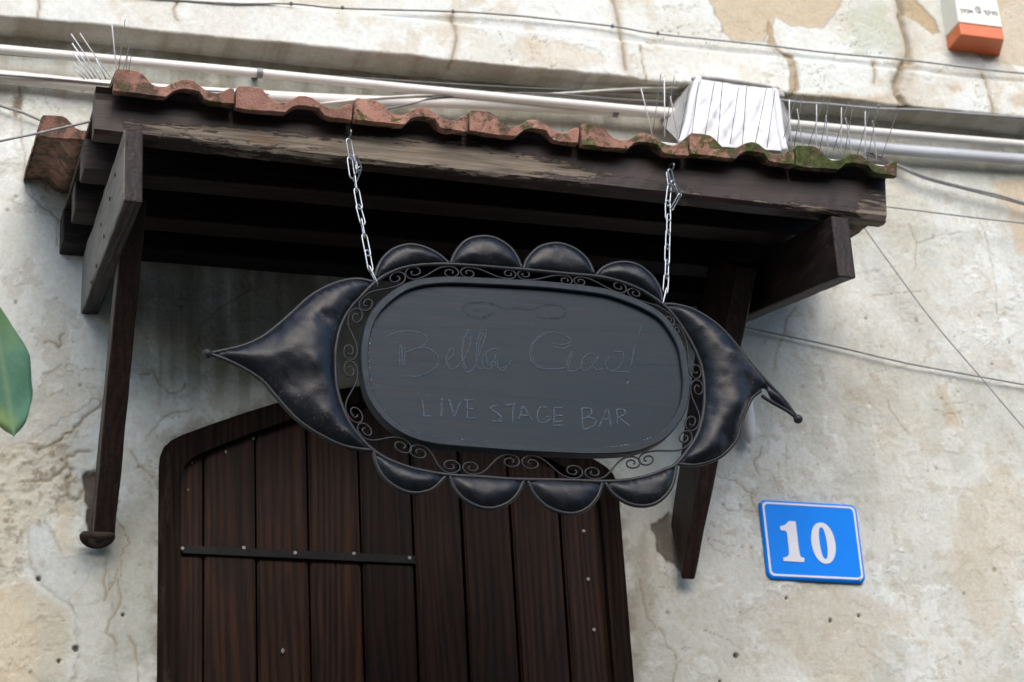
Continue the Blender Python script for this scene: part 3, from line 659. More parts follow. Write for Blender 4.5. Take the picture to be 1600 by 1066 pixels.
# two purlins and the wall plate, ends showing at the left
mesh('purlin', box(.455, 2.125, -.455, -.395, 2.362, 2.436, bev=.004, cuts=20, wob=.0012, seed=2), M_BEAM_X, aw, AB)
mesh('purlin', box(.462, 2.125, -.25, -.19, 2.376, 2.45, bev=.004, cuts=20, wob=.0012, seed=3), M_BEAM_X, aw, AB)
wp = mesh('wall_plate', box(.457, 1.985, -.062, .004, 2.398, 2.484, bev=.004, cuts=20, wob=.0012, seed=4), M_BEAM_X, aw, AB)
# roof boards over the purlins, running from wall to front
nb = 15
for i in range(nb):
    x0 = .462 + (2.13-.462)*i/nb; x1 = .462 + (2.13-.462)*(i+1)/nb - .003; z0 = 2.437 + random.uniform(-.001, .001)
    mesh('roof_board', hexa([(x0, -.60, z0+zt_(x0)), (x1, -.60, z0+zt_(x1)), (x1, -.005, z0+.05), (x0, -.005, z0+.05), (x0, -.60, z0+.014+zt_(x0)), (x1, -.60, z0+.014+zt_(x1)), (x1, -.005, z0+.064), (x0, -.005, z0+.064)], bev=0), M_DECK, aw, AB)
# bracket beams, wall to front
def beam(name, xa, xb, front, fz0, fz1, bx, bz0, bz1, mat, seed, fbk=.003):
    return mesh(name, hexa([(xa, -front, fz0), (xb, -front+.004, fz0+.002), (xb+bx, fbk, bz0), (xa+bx, fbk, bz0), (xa, -front, fz1), (xb, -front+.004, fz1), (xb+bx, fbk, bz1), (xa+bx, fbk, bz1)], bev=.006, seg=3, cuts=22, wob=.0016, seed=seed), mat, aw, AB)
bb = beam('bracket_beam', .506, .545, .692, 2.164, 2.325, .002, 2.256, 2.395, M_BEAM_OLD, 5)
beam('bracket_beam', 2.014, 2.057, .668, 2.150, 2.296, -.045, 2.325, 2.44, M_BEAM_Y, 6)
for px in ((157, 331), (160, 375), (154, 390), (140, 432), (131, 408), (150, 352), (185, 283)):
    mesh('nail_hole', ball(Vector((.5045, at(px[0], px[1], .3).y*0 - (.69-(px[1]-300)/190*.69), 0)) + Vector((0, 0, 2.30-(px[1]-300)/190*.02 - random.uniform(.0, .08))), .004, 1, .35, .8, 1.5), M_HOLE, bb, AB)
bb.data.materials.append(M_BEAM_Y)
for pl in bb.data.polygons: pl.material_index = 0 if pl.normal.x < -.5 else 1
# slanting braces
def brace(name, Bp, Tp, w, dep, seed, parts=True):
    # Bp, Tp: right front edge at bottom and top; w to the left, dep towards the wall; foot cut against the wall
    (bx, bd, bz), (tx, td, tz) = Bp, Tp
    c = [(bx-w[0], -bd, bz), (bx, -bd, bz), (bx, .004, bz+dep*.75), (bx-w[0], .004, bz+dep*.75),
         (tx-w[1], -td, tz), (tx, -td, tz), (tx, -td+dep*.8, tz+dep*.55), (tx-w[1], -td+dep*.8, tz+dep*.55)]
    return mesh(name, hexa(c, bev=.005, seg=3, cuts=20, wob=.0014, seed=seed), M_BRACE, aw, AB)
brL = brace('brace', (.586, .045, 1.722), (.586, .46, 2.30), (.046, .046), .055, 7)
ftc = at(152, 842, .045); pts = [(ftc.x + .029*math.cos(a), -.046 + .028*math.sin(a), ftc.z + .004*math.cos(a*2)) for a in np.linspace(0, 2*math.pi, 22, endpoint=False)]
mesh('foot_ring', tube(pts, .0085, 8, True), M_HOLE, brL, AB, True)
brR = brace('brace', (1.886, .03, 1.692), (1.955, .40, 2.30), (.034, .048), .19, 8)
# weather stains on the beam ends: iron eyes for the chains, painted marks
def hook(p):
    pts = [p + Vector((0.0, .02, .004)), p + Vector((0, 0, .006)), p + Vector((.001, -.012, .004)), p + Vector((.001, -.018, -.003)), p + Vector((.001, -.012, -.009)), p + Vector((0, -.002, -.008))]
    return tube(catmull(pts, 5), .0019, 7)
EYE = [at(544.6, 210, .668), at(1047.4, 262, .668)]
for e in EYE: mesh('screw_eye', hook(e), M_ZINC, fascia, AB, True)
# clay tiles: one profile, shared by every tile
def tile_mesh():
    fx = [0, .02, .10, .19, .225, .27, .31, .36, .43, .49, .54, .60, .66, .71, .76, .81, .86, .90, .94, .97, 1.0]
    tp = [.043, .049, .050, .049, .045, .034, .026, .0225, .024, .033, .041, .0445, .042, .034, .026, .022, .021, .025, .032, .036, .035]
    bt = [0, 0, 0, 0, 0, 0, 0, 0, 0.001, .015, .020, .021, .0205, .019, .003, .000, 0, 0, 0, 0, 0]
    bk = [max(0.003, t-.015) for t in tp]
    rows = [(.0, tp, bt, -.0025, .002), (.004, tp, bt, 0, 0), (.022, tp, bt, 0, 0), (.026, tp, bk, 0, 0), (.15, tp, bk, 0, 0), (.30, tp, bk, 0, 0), (.405, tp, bk, 0, 0)]
    W_ = .2365; V, F = [], []; n = len(fx)
    for (d, t, b, ct, cb) in rows:
        V += [(f*W_, d, z+ct) for f, z in zip(fx, t)]; V += [(f*W_, d, z+cb) for f, z in zip(fx, b)]
    for r in range(len(rows)-1):
        a, c = r*2*n, (r+1)*2*n
        for i in range(n-1):
            F.append((a+i, a+i+1, c+i+1, c+i)); F.append((a+n+i+1, a+n+i, c+n+i, c+n+i+1))
        F.append((a+n, a, c, c+n)); F.append((a+2*n-1, c+2*n-1, c+n-1, a+n-1))
    for i in range(n-1): F.append((n+i, n+i+1, i+1, i))
    e = (len(rows)-1)*2*n
    for i in range(n-1): F.append((e+i, e+i+1, e+n+i+1, e+n+i))
    me = bpy.data.meshes.new('roof_tile'); me.from_pydata(V, [], F); me.materials.append(M_TILE)
    bm = bmesh.new(); bm.from_mesh(me); bmesh.ops.recalc_face_normals(bm, faces=bm.faces[:])
    bmesh.ops.subdivide_edges(bm, edges=[e for e in bm.edges if e.calc_length() > .05], cuts=4, use_grid_fill=True)
    bm.to_mesh(me); bm.free(); me.polygons.foreach_set('use_smooth', [True]*len(me.polygons))
    try: me.set_sharp_from_angle(angle=math.radians(38))
    except Exception: pass
    return me
TM = [tile_mesh() for _ in range(5)]
for k, me in enumerate(TM):
    for v in me.vertices:
        q = mnoise.noise_vector(v.co*22 + Vector((k*7, 0, 0)))*.0028 + mnoise.noise_vector(v.co*80 + Vector((k*7, 3, 0)))*.0012
        v.co += q
pitch = math.atan2(.065, .33)
def put_tile(x, d, z, me, moss, grime, rz=0.0):
    o = link('roof_tile', me, aw, Vector((x, -d, z)) - AB); o.rotation_euler = (pitch, math.radians(.45), rz); o.color = (moss, grime, 0, 1)
    return o
moss = [.08, .0, .17, .20, .30, .38, .50]; grime = [.45, .05, .25, .3, .2, .35, .5]
for i in range(7):
    x = .483 + i*.2412
    put_tile(x, .702 + random.uniform(-.004, .004), 2.399 + zt_(x)*.55 + random.uniform(-.004, .004), TM[i % 5], moss[i], grime[i], random.uniform(-.014, .014))
for i in range(8):
    x = .372 + i*.2412
    put_tile(x, .385 + random.uniform(-.003, .003), 2.470 + zt_(x)*.5, TM[(i*2+1) % 5], (.12 if i == 0 else random.uniform(.0, .3)), (.36 if i == 0 else random.uniform(0, .5)), random.uniform(-.006, .006))
# mortar fillet where roof meets wall
V, F = [], []
for i in range(61):
    x = .50 + 1.60*i/60; q = mnoise.noise(Vector((x*14, 0, 0)))*.012
    V += [(x, -.11+q, 2.555+zt_(x)*.4+q*.3), (x, -.06, 2.600+q), (x, .004, 2.635+q), (x, .004, 2.53)]
    if i: F += [(4*i-4+k, 4*i-4+(k+1) % 4, 4*i+(k+1) % 4, 4*i+k) for k in range(4)]
F += [(0, 3, 2, 1), (240, 241, 242, 243)]
mesh('mortar_fillet', (V, F), M_MORTAR, aw, AB, True)

# ------------------------------------------------------------------ hanging sign
SD = 0.69
SB = at(815, 590, SD)
sign = thing('hanging_sign', SB, 'black eye shaped iron hanging sign with chalked lettering and wrought scrolls', 'sign')
def sp(pts, d=SD): return [at(x, y, d) for x, y in pts]
RIM = [(561.5, 561), (567.6, 514), (585, 481), (618, 453), (648.5, 440.5), (681, 436), (714, 435.5), (749, 437), (800, 439.5), (850, 442.7), (884, 446), (917, 450), (947, 455), (978, 465), (1011, 479.5), (1037, 497), (1057, 524), (1068.6, 550), (1074, 585), (1075.5, 606), (1071, 638), (1057, 666.5), (1036, 689), (1007.7, 704), (977, 711), (926.6, 713), (876, 711.5), (800, 707.5), (753, 704), (715, 701), (677, 697), (642, 688), (609, 669.5), (584, 643), (568, 611)]
FRM = [(523.6, 575), (524, 547), (531, 513), (545, 485), (564.6, 462.6), (587, 441), (608.6, 427), (634, 418), (667, 414), (702.5, 413.5), (761, 417), (815, 421.5), (858.6, 425.5), (894, 429), (929, 432), (952, 436), (978, 443.5), (1006, 456), (1034, 475), (1052, 493), (1070, 518), (1087, 549), (1096.5, 575), (1100.5, 606), (1099.5, 640), (1091, 676), (1076, 702), (1056, 726), (1040, 734), (1010, 745), (977, 751), (942, 753), (901, 751.5), (850.6, 750.5), (800, 749.5), (753, 746), (702.6, 743), (664, 737), (634, 729.5), (601, 716), (573.4, 696), (548, 665), (533, 632), (525.5, 603)]
rim_o = catmull(sp(RIM), 4, True); frm_o = catmull(sp(FRM), 4, True)
def centroid(P): return sum((Vector(p) for p in P), Vector())/len(P)
def offset_in(P, d):
    out = []; N = len(P)
    for i in range(N):
        t = (P[(i+1) % N]-P[i-1]); nrm = Vector((-t.z, 0, t.x)).normalized()
        if nrm.dot(centroid(P)-P[i]) < 0: nrm = -nrm
        out.append(P[i] + nrm*d)
    return out
rim_i = offset_in(rim_o, .0155)
# slate board with its own edge, set back inside the rim
N = len(rim_o); bd = offset_in(rim_o, .012)
cc = centroid(bd); V = [Vector((p.x, -SD-.002, p.z)) for p in bd] + [Vector((p.x, -SD+.012, p.z)) for p in bd]
board = mesh('board', (V, [tuple(range(N)), tuple(range(2*N-1, N-1, -1))] + [(i, i+N, (i+1) % N+N, (i+1) % N) for i in range(N)]), M_BOARD, sign, SB)
V, F = [], []
prof = [(rim_o, .013), (rim_o, -.009), (offset_in(rim_o, .002), -.011), (offset_in(rim_o, .0135), -.011), (rim_i, -.0095), (rim_i, .004)]
for ring, dy in prof: V += [Vector((p.x, -SD+dy, p.z)) for p in ring]
for k in range(len(prof)-1):
    for i in range(N):
        j = (i+1) % N; F.append((k*N+i, k*N+j, (k+1)*N+j, (k+1)*N+i))
rimo = mesh('rim', (V, F), M_RIM, sign, SB); bm = bmesh.new(); bm.from_mesh(rimo.data); bmesh.ops.recalc_face_normals(bm, faces=bm.faces[:]); bm.to_mesh(rimo.data); bm.free()
mesh('outer_frame', tube(frm_o, .0046, 8, True), M_ROD, sign, SB, True)
# scrolls: S shapes between alternating pairs of spirals
mids = [(633, 430), (717, 427), (806, 431), (893, 437), (981, 455), (1052, 505), (1087, 596), (1072, 672), (1003, 727), (912, 732), (817, 731), (719, 724), (637, 713), (562, 662), (531, 564), (560, 483)]
fr = [Vector((p.x, p.z)) for p in frm_o]; rm = [Vector((p.x, p.z)) for p in rim_o]
cum = [0.0]
for i in range(len(fr)): cum.append(cum[-1] + (fr[(i+1) % len(fr)]-fr[i]).length)
LT = cum[-1]
def frame_at(s):
    s %= LT; i = max(0, np.searchsorted(cum, s, 'right')-1) % len(fr); t = (s-cum[i])/max(1e-9, cum[i+1]-cum[i])
    return fr[i].lerp(fr[(i+1) % len(fr)], t)
def nearest_rim(p):
    best = None
    for i in range(len(rm)):
        a, b = rm[i], rm[(i+1) % len(rm)]; ab = b-a; t = max(0, min(1, (p-a).dot(ab)/ab.length_squared)); q = a+ab*t
        if best is None or (q-p).length < best[0]: best = ((q-p).length, q)
    return best[1]
SS = np.linspace(0, LT, 240, endpoint=False); FRS = [frame_at(s) for s in SS]; RMS = [nearest_rim(p) for p in FRS]
def ann(s, w):
    f = (s % LT)/LT*240; i = int(f) % 240; j = (i+1) % 240; t = f-int(f)
    return RMS[i].lerp(RMS[j], t).lerp(FRS[i].lerp(FRS[j], t), w)
def s_of(px):
    v = at(px[0], px[1], SD); p = Vector((v.x, v.z))
    return SS[min(range(240), key=lambda i: ((FRS[i]+RMS[i])/2-p).length)]
ms = [s_of(m) for m in mids]
U = 0.00126                         # metres per photograph pixel on the sign
def annulus_frame(sv, up):
    p0, p1 = ann(sv, 0.0), ann(sv, 1.0); nrm = (p1-p0); H = nrm.length; nrm.normalize()
    tng = (ann(sv+.004, .5)-ann(sv-.004, .5)); tng = (tng - nrm*tng.dot(nrm)).normalized()
    return (p0, nrm, tng, H) if up else (p1, -nrm, tng, H)
for i in range(16):
    a, b = ms[i], ms[(i+1) % 16]
    if b < a: b += LT
    up = i % 2 == 1          # the first loop rides on the outer frame, the second on the rim
    q = []
    H0 = annulus_frame(a, up)[3]; R1 = min(.0150, .43*H0, (b-a)*.21)*random.uniform(.93, 1.05)
    EX = 1.42
    p, nv, tv, H = annulus_frame(a + R1*EX, up); c1 = p + nv*(H - .0045 - R1)
    for k in range(26):
        f = k/25; ph = math.radians(90 + 500*(1-f)); rr = R1*(.20 + .80*f**.9); q.append(c1 + tv*(EX*rr*math.cos(ph)) + nv*(rr*math.sin(ph)))
    H0 = annulus_frame(b, not up)[3]; R2 = min(.0150, .43*H0, (b-a)*.21)*random.uniform(.93, 1.05)
    p, nv2, tv2, H = annulus_frame(b - R2*EX, not up); c2 = p + nv2*(H - .0045 - R2)
    e = [c2 + tv2*(EX*R2*(.20+.80*(1-k/25)**.9)*-math.cos(math.radians(90+500*k/25))) + nv2*(R2*(.20+.80*(1-k/25)**.9)*math.sin(math.radians(90+500*k/25))) for k in range(26)]
    h = (e[0]-q[-1]).length*.42; A0, A1 = q[-1], e[0]; B0, B1 = A0 + tv*h, A1 - tv2*h
    for k in range(1, 14):
        t = k/14; u_ = 1-t; q.append(A0*u_**3 + B0*(3*u_*u_*t) + B1*(3*u_*t*t) + A1*t**3)
    q += e
    mesh('scroll', tube([Vector((v.x, -SD, v.y)) for v in q], 0.0018, 6), M_ROD, sign, SB, True)

def pillow(outline, H, name, spacing=.005, Rf=None, dents=None, y0=-SD, skew=0.0, seed=0, back=True):
    """domed sheet metal: the outline filled with a grid and raised towards the street"""
    O = [Vector((p.x, p.z)) for p in outline]
    xs_, zs_ = [p.x for p in O], [p.y for p in O]
    X, Z = np.meshgrid(np.arange(min(xs_), max(xs_), spacing), np.arange(min(zs_), max(zs_), spacing))
    D = poly_sd(X, Z, [(p.x, p.y) for p in O]); m = D > spacing*.55
    pts = O + [Vector((a, b)) for a, b in zip(X[m], Z[m])]
    r = geometry.delaunay_2d_cdt(pts, [], [list(range(len(O)))], 1, 1e-7)
    vs, fs = r[0], r[2]
    A = np.array([(v.x, v.y) for v in vs]); dd_ = np.maximum(0, poly_sd(A[:, 0], A[:, 1], [(p.x, p.y) for p in O]))
    R_max = Rf or float(D.max()); t = np.clip(dd_/R_max, 0, 1); h = H*np.sqrt(np.clip(1-(1-t)**2, 0, 1))
    nb_ = [set() for _ in vs]
    for f in fs:
        for i in range(len(f)):
            nb_[f[i]].add(f[i-1]); nb_[f[i-1]].add(f[i])
    nbl = [np.array(list(s)) for s in nb_]
    for _ in range(6):
        h2 = h.copy()
        for i, s in enumerate(nbl):
            if len(s) and dd_[i] > 1e-5: h2[i] = .4*h[i]+.6*h[s].mean()
        h = h2
    if dents:
        for (cx, cz, rr, dp) in dents: h += dp*np.exp(-((A[:, 0]-cx)**2+(A[:, 1]-cz)**2)/rr**2)*np.clip(dd_/.012, 0, 1)
    w = ((fbm(A[:, 0], A[:, 1], .07, 800+seed, 3)-.5)*.008 + (fbm(A[:, 0], A[:, 1], .024, 830+seed, 3)-.5)*.0016)*np.clip(dd_/.02, 0, 1); h = h+w
    V = [Vector((a[0], y0-hh, a[1])) for a, hh in zip(A, h)]
    F = []
    for f in fs:
        p = [V[i] for i in f]; nrm = (p[1]-p[0]).cross(p[2]-p[0]); F.append(tuple(f) if nrm.y < 0 else tuple(f)[::-1])
    return V, F
PET = [
 [(586, 433), (588.7, 422.7), (597, 406), (613, 391), (632, 384), (648.5, 383.5), (667, 388.7), (686, 399), (702, 413)],
 [(704, 413), (712, 394.6), (728, 377), (749, 370.6), (770.5, 372), (791.6, 383), (805.7, 399), (815, 420)],
 [(818, 421.5), (823.5, 406), (840, 388.7), (858.6, 382), (877, 382), (898.5, 390), (917, 406), (928, 428)],
 [(931, 431), (943, 419), (962, 411.5), (983, 411), (1002, 418), (1020.5, 434.5), (1031, 453), (1034.6, 472)],
 [(583.6, 703), (587, 722), (599, 745), (616.5, 760), (637, 769), (657, 770), (677, 763), (696, 745)],
 [(703, 745), (710, 763), (725, 780), (748, 792), (771, 794), (794, 785.5), (809, 770), (818, 752)],
 [(825, 752.6), (835.5, 773), (853, 790.6), (876, 800.7), (899, 802), (919, 793), (934, 775), (941, 755)],
 [(945.6, 755), (959.5, 773), (982, 787), (1007.6, 790.6), (1030, 783), (1048, 763), (1054.5, 740), (1056, 727)]]
frp = [at(x, y, SD) for x, y in FRM]
def frame_between(pa, pb):
    """the stretch of the outer frame between two points, walked the short way"""
    ia = min(range(len(frm_o)), key=lambda i: (frm_o[i]-pa).length); ib = min(range(len(frm_o)), key=lambda i: (frm_o[i]-pb).length)
    n = len(frm_o); f = [(ia+k) % n for k in range((ib-ia) % n+1)]; b = [(ia-k) % n for k in range((ia-ib) % n+1)]
    return [frm_o[i] for i in (f if len(f) < len(b) else b)]
for k, pp in enumerate(PET):
    arc = catmull(sp(pp), 5); chord = frame_between(arc[-1], arc[0])[1:-1]
    o = mesh('petal', pillow(arc + chord, .0155, 'petal', .0045, y0=-SD+.001, seed=k), M_SHEET, sign, SB, True)
    mesh('petal_rim', tube(arc, .0042, 7), M_ROD, o, SB, True)
# pointed corners of the eye
LU = [(583, 441.5), (562, 437), (539, 439), (511, 448.5), (483, 465), (457.6, 488), (432, 510.5), (407, 528.7), (379, 541), (350.7, 548), (330, 552)]
LL = [(330, 554), (359, 565), (384.4, 578), (410, 595), (427, 614.6), (449, 640), (471, 661), (506, 683), (541, 698), (580, 704)]
up, lo = catmull(sp(LU), 5), catmull(sp(LL), 5)
inner_ = frame_between(lo[-1], up[0])[1:-1]
def dn(px, r, d): v = at(px[0], px[1], SD); return (v.x, v.z, r, d)
o = mesh('eye_corner', pillow(up + lo[1:] + inner_, .030, 'w', .005, y0=-SD+.001, seed=20, dents=[dn((470, 560), .06, .008), dn((505, 505), .02, -.006), dn((490, 575), .02, .005), dn((455, 600), .035, -.006), dn((520, 610), .03, .004)]), M_SHEET, sign, SB, True)
mesh('corner_rod', join(tube(up, .0044, 7), tube(lo, .0044, 7)), M_ROD, o, SB, True)
mesh('ball_tip', ball(at(324, 552.7, SD), .0095, 3), M_ROD, o, SB, True)
RU = [(1037, 476), (1056, 477), (1084, 485), (1112.6, 502), (1135, 522), (1157.6, 548.5), (1180, 576.6), (1202.6, 602), (1225, 625.5), (1242, 649)]
RSH = [(1198, 610), (1193, 607), (1187, 612), (1175, 622), (1166, 641), (1158, 661), (1152, 683.6), (1141, 700), (1124, 714.5), (1101, 724), (1081.6, 727), (1059, 725)]
up = catmull(sp(RU), 5); lo = catmull(sp(RSH), 5)
cut = up + sp([(1238, 648), (1226, 640), (1212, 631), (1203, 621)])
inner_ = frame_between(lo[-1], up[0])[1:-1]
o = mesh('eye_corner', pillow(cut + lo + inner_, .028, 'w', .005, y0=-SD+.001, seed=21, dents=[dn((1150, 640), .03, .008), dn((1165, 600), .02, -.008), dn((1100, 640), .02, -.006), dn((1140, 560), .015, .005), dn((1120, 560), .05, .006), dn((1130, 690), .02, -.006)]), M_SHEET, sign, SB, True)
o['label'] = 'right hand corner with its lower edge torn loose and bent rod'
low2 = catmull(sp([(1242, 651), (1230, 642), (1214, 633), (1200, 625), (1190, 618)]), 5)
mesh('corner_rod', join(tube(up, .0044, 7), tube(lo[9:], .0040, 7), tube(low2, .0040, 7)), M_ROD, o, SB, True)
mesh('ball_tip', ball(at(1247, 655, SD), .0095, 3), M_ROD, o, SB, True)

# lettering drawn in chalk
def strokes(lst, off, sc, w, mat, name, nsub=5, y=-SD-.0032):
    vfs = []
    for st in lst:
        P = [at(off[0]+x/sc, off[1]+yy/sc, SD+.003) for x, yy in st]
        P = catmull(P, nsub) if len(P) > 2 else catmull([P[0], P[0].lerp(P[1], .5), P[1]], nsub)
        vfs.append(ribbon(P, w, y)); 
    return mesh(name, join(*vfs), mat, board, SB)
Bz = [[(255, 435), (330, 400), (430, 385), (530, 395), (605, 430), (610, 480), (560, 525), (480, 555), (420, 575)], [(480, 548), (600, 535), (680, 575), (715, 640), (700, 700), (620, 760), (520, 790), (430, 785)],
      [(375, 500), (365, 600), (368, 700)], [(410, 530), (415, 600), (405, 690)], [(388, 520), (390, 690)], [(560, 780), (640, 745), (705, 680), (712, 620)],
      [(790, 650), (845, 600), (850, 555), (825, 545), (790, 600), (785, 670), (815, 725), (860, 720), (915, 670)], [(800, 660), (800, 700), (840, 735), (880, 700)],
      [(915, 670), (960, 600), (1000, 480), (1000, 380), (965, 390), (925, 500), (920, 640), (950, 740), (1000, 745), (1050, 690)], [(985, 390), (940, 470), (930, 620), (960, 720)],
      [(1050, 690), (1090, 560), (1135, 430), (1140, 375), (1105, 385), (1065, 460), (1050, 600), (1070, 710), (1120, 720)], [(1120, 400), (1075, 500), (1070, 640)],
      [(1250, 560), (1210, 540), (1150, 570), (1105, 640), (1120, 710), (1180, 715), (1240, 640), (1255, 550), (1240, 650), (1260, 735), (1310, 725), (1370, 640)], [(1235, 570), (1215, 650), (1250, 720), (1340, 690)], [(1140, 600), (1160, 690), (1220, 640)]]
strokes(Bz, (560, 450), 5.714, .0023, M_CHALK, 'chalk_word')
Cz = [[(320, 285), (370, 295), (440, 290), (465, 265), (430, 230), (350, 200), (260, 210), (180, 260), (140, 340), (150, 420), (200, 475), (280, 490), (360, 490), (420, 480), (455, 430), (475, 370)], [(330, 310), (400, 330), (465, 300)], [(250, 215), (170, 290), (155, 380), (190, 450), (260, 485)],
      [(470, 350), (440, 420), (430, 480), (460, 510), (530, 490), (560, 430)], [(455, 420), (445, 490)], [(660, 375), (600, 370), (555, 420), (545, 480), (580, 505), (630, 470), (680, 380), (655, 460), (670, 495), (730, 490)], [(690, 390), (640, 490)],
      [(810, 350), (870, 355), (885, 390), (860, 460), (800, 510), (760, 490), (740, 440), (770, 400)], [(740, 485), (820, 510), (930, 512)], [(1020, 170), (985, 270), (945, 460)], [(1000, 230), (965, 330), (945, 430)], [(920, 470), (935, 475)]]
strokes(Cz, (800, 480), 5.075, .0023, M_CHALK, 'chalk_word')
Lz = [[(630, 290), (637, 350), (640, 396)], [(638, 396), (685, 395)], [(748, 285), (744, 400)], [(752, 288), (750, 400)], [(795, 290), (815, 370), (828, 402)], [(805, 300), (822, 385)], [(828, 402), (848, 350), (868, 305)], [(908, 300), (908, 405)], [(885, 298), (955, 296)], [(902, 352), (945, 350)], [(905, 408), (957, 406)],
      [(1092, 330), (1050, 345), (1080, 370), (1118, 400), (1100, 425), (1060, 430)], [(1068, 425), (1120, 430)], [(1140, 326), (1205, 320)], [(1145, 332), (1200, 324)], [(1192, 322), (1188, 440)]]
strokes(Lz[:9], (500, 550), 3.949, .0027, M_CHALK_B, 'chalk_word'); strokes(Lz[9:], (500, 550), 3.949, .0027, M_CHALK_B, 'chalk_word')
Rz = [[(52, 890), (70, 840), (88, 785), (118, 830), (160, 895)], [(70, 858), (140, 858)], [(275, 795), (225, 795), (200, 850), (210, 905), (255, 915), (300, 890)], [(270, 870), (300, 868), (300, 890)], [(335, 795), (330, 940)], [(335, 798), (405, 798)], [(330, 862), (405, 858)], [(330, 912), (400, 905)], [(340, 938), (410, 936)],
      [(552, 800), (560, 965)], [(555, 800), (620, 805), (630, 840), (600, 870), (560, 882)], [(600, 872), (660, 890), (655, 930), (600, 962), (558, 965)], [(690, 950), (730, 860), (755, 808), (775, 880), (785, 945)], [(715, 890), (780, 885)], [(830, 815), (835, 925)], [(830, 812), (885, 812), (895, 845), (850, 872), (835, 875)], [(850, 872), (890, 910), (930, 940)]]
strokes(Rz[:9], (800, 480), 5.075, .0027, M_CHALK_B, 'chalk_word'); strokes(Rz[9:], (800, 480), 5.075, .0027, M_CHALK_B, 'chalk_word')
for st in ([(1090, 830), (1088, 850)], [(1082, 870), (1075, 888)], [(935, 580), (915, 605), (930, 625)], [(1020, 150), (1028, 165)]): strokes([st], (800, 480), 5.075, .0030, M_CHALK_W, 'chalk_speck')
strokes([[(930, 190), (970, 145), (1060, 130), (1150, 130), (1230, 155), (1300, 185), (1420, 180), (1560, 190), (1640, 160), (1740, 150), (1830, 180), (1850, 230), (1800, 265), (1680, 270), (1590, 255)], [(930, 195), (980, 240), (1060, 265), (1140, 260), (1210, 215)], [(1030, 200), (1060, 190), (1075, 205)]], (560, 450), 5.714, .0050, M_GHOST, 'wiped_drawing')
# paint chipped along the joint of board and rim, and the hairline between two boards
def inset_path(i0, i1, off):
    q = offset_in(rim_o, off); n = len(q); k = []; i = i0
    while i % n != i1 % n: k.append(q[i % n]); i += 1
    return k
def rim_index(px): v = at(px[0], px[1], SD); return min(range(len(rim_o)), key=lambda i: (rim_o[i]-v).length)
a = rim_index((800, 707)); b = rim_index((590, 475))
mesh('chipped_edge', ribbon([p + Vector((random.uniform(-.0012, .0012), 0, random.uniform(-.0012, .0012))) for p in inset_path(a, b, .0168)], .0034, -SD-.0036), M_CHALK_W, board, SB)
a = rim_index((1035, 690)); b = rim_index((930, 713))
mesh('chipped_edge', ribbon(inset_path(a, b, .019), .002, -SD-.0036), M_CHALK_W, board, SB)
for y in ((565, 572), (600, 640), (512, 520)):
    v0, v1 = at(585, y[0], SD), at(1060, y[1], SD)
    mesh('board_joint', ribbon(catmull([v0.lerp(v1, t) + Vector((0, 0, random.uniform(-.002, .002))) for t in np.linspace(0, 1, 12)], 3), .0012, -SD-.0026), M_GHOST, board, SB)

# ------------------------------------------------------------------ chains
def link_mesh(L, wd, r):
    pts = []; h = L/2-wd/2
    for k in range(9): a = math.pi*k/8; pts.append((wd/2*math.cos(a), 0, h+wd/2*math.sin(a)))
    for k in range(9): a = math.pi+math.pi*k/8; pts.append((wd/2*math.cos(a), 0, -h+wd/2*math.sin(a)))
    V, F = tube(pts, r, 7, True); me = bpy.data.meshes.new('chain_link'); me.from_pydata(V, [], F); me.materials.append(M_ZINC)
    me.polygons.foreach_set('use_smooth', [True]*len(me.polygons)); return me
LKM = link_mesh(1.0, .34, .046)
def chain(label, links, off, sc, d0=.688):
    base = at(off[0]+links[0][0]/sc, off[1]+links[0][1]/sc, d0)
    t = thing('hanging_chain', base, label, 'chain', 'chains carrying the hanging sign')
    for (xa, ya, xb, yb, roll, dd) in links:
        A, B = at(off[0]+xa/sc, off[1]+ya/sc, d0+dd), at(off[0]+xb/sc, off[1]+yb/sc, d0-dd*.3)
        zv = (A-B); L = zv.length + .005; zv.normalize()
        xv = Vector((1, 0, 0)); xv = (xv-zv*xv.dot(zv)).normalized(); yv = zv.cross(xv)
        c, s = math.cos(math.radians(roll)), math.sin(math.radians(roll)); x2 = xv*c+yv*s; y2 = zv.cross(x2)
        o = link('chain_link', LKM, t)
        wsc = .036
        o.matrix_local = Matrix.Translation((A+B)/2-base) @ Matrix(((x2.x*wsc, y2.x*wsc, zv.x*L), (x2.y*wsc, y2.y*wsc, zv.y*L), (x2.z*wsc, y2.z*wsc, zv.z*L))).to_4x4()
    return t
chain('short galvanised chain holding up the left end of the sign', [(183, 118, 203, 238, 20, .004), (190, 235, 207, 360, 20, 0), (222, 222, 255, 305, 35, .012), (228, 245, 238, 320, 60, -.006), (256, 298, 224, 380, 40, .010), (222, 350, 234, 445, 82, 0), (233, 435, 255, 555, 15, 0), (245, 540, 275, 655, 20, 0), (264, 630, 285, 738, 84, 0), (283, 728, 308, 855, 15, 0), (303, 832, 325, 955, 22, 0), (315, 932, 366, 1042, 80, 0)], (500, 190), 4.1)
chain('longer straight galvanised chain holding up the right end of the sign', [(283, 112, 303, 205, 25, .006), (270, 130, 285, 245, 40, .002), (300, 190, 352, 280, 35, .012), (318, 205, 345, 275, 60, .004), (350, 275, 296, 372, 50, .010), (283, 210, 268, 342, 30, 0), (270, 322, 272, 440, 12, 0), (277, 412, 274, 532, 35, 0), (272, 518, 268, 630, 28, 0), (267, 612, 265, 730, 22, 0), (266, 716, 262, 826, 40, 0), (262, 812, 253, 922, 20, 0), (260, 902, 235, 1010, 78, 0)], (980, 240), 4.264)

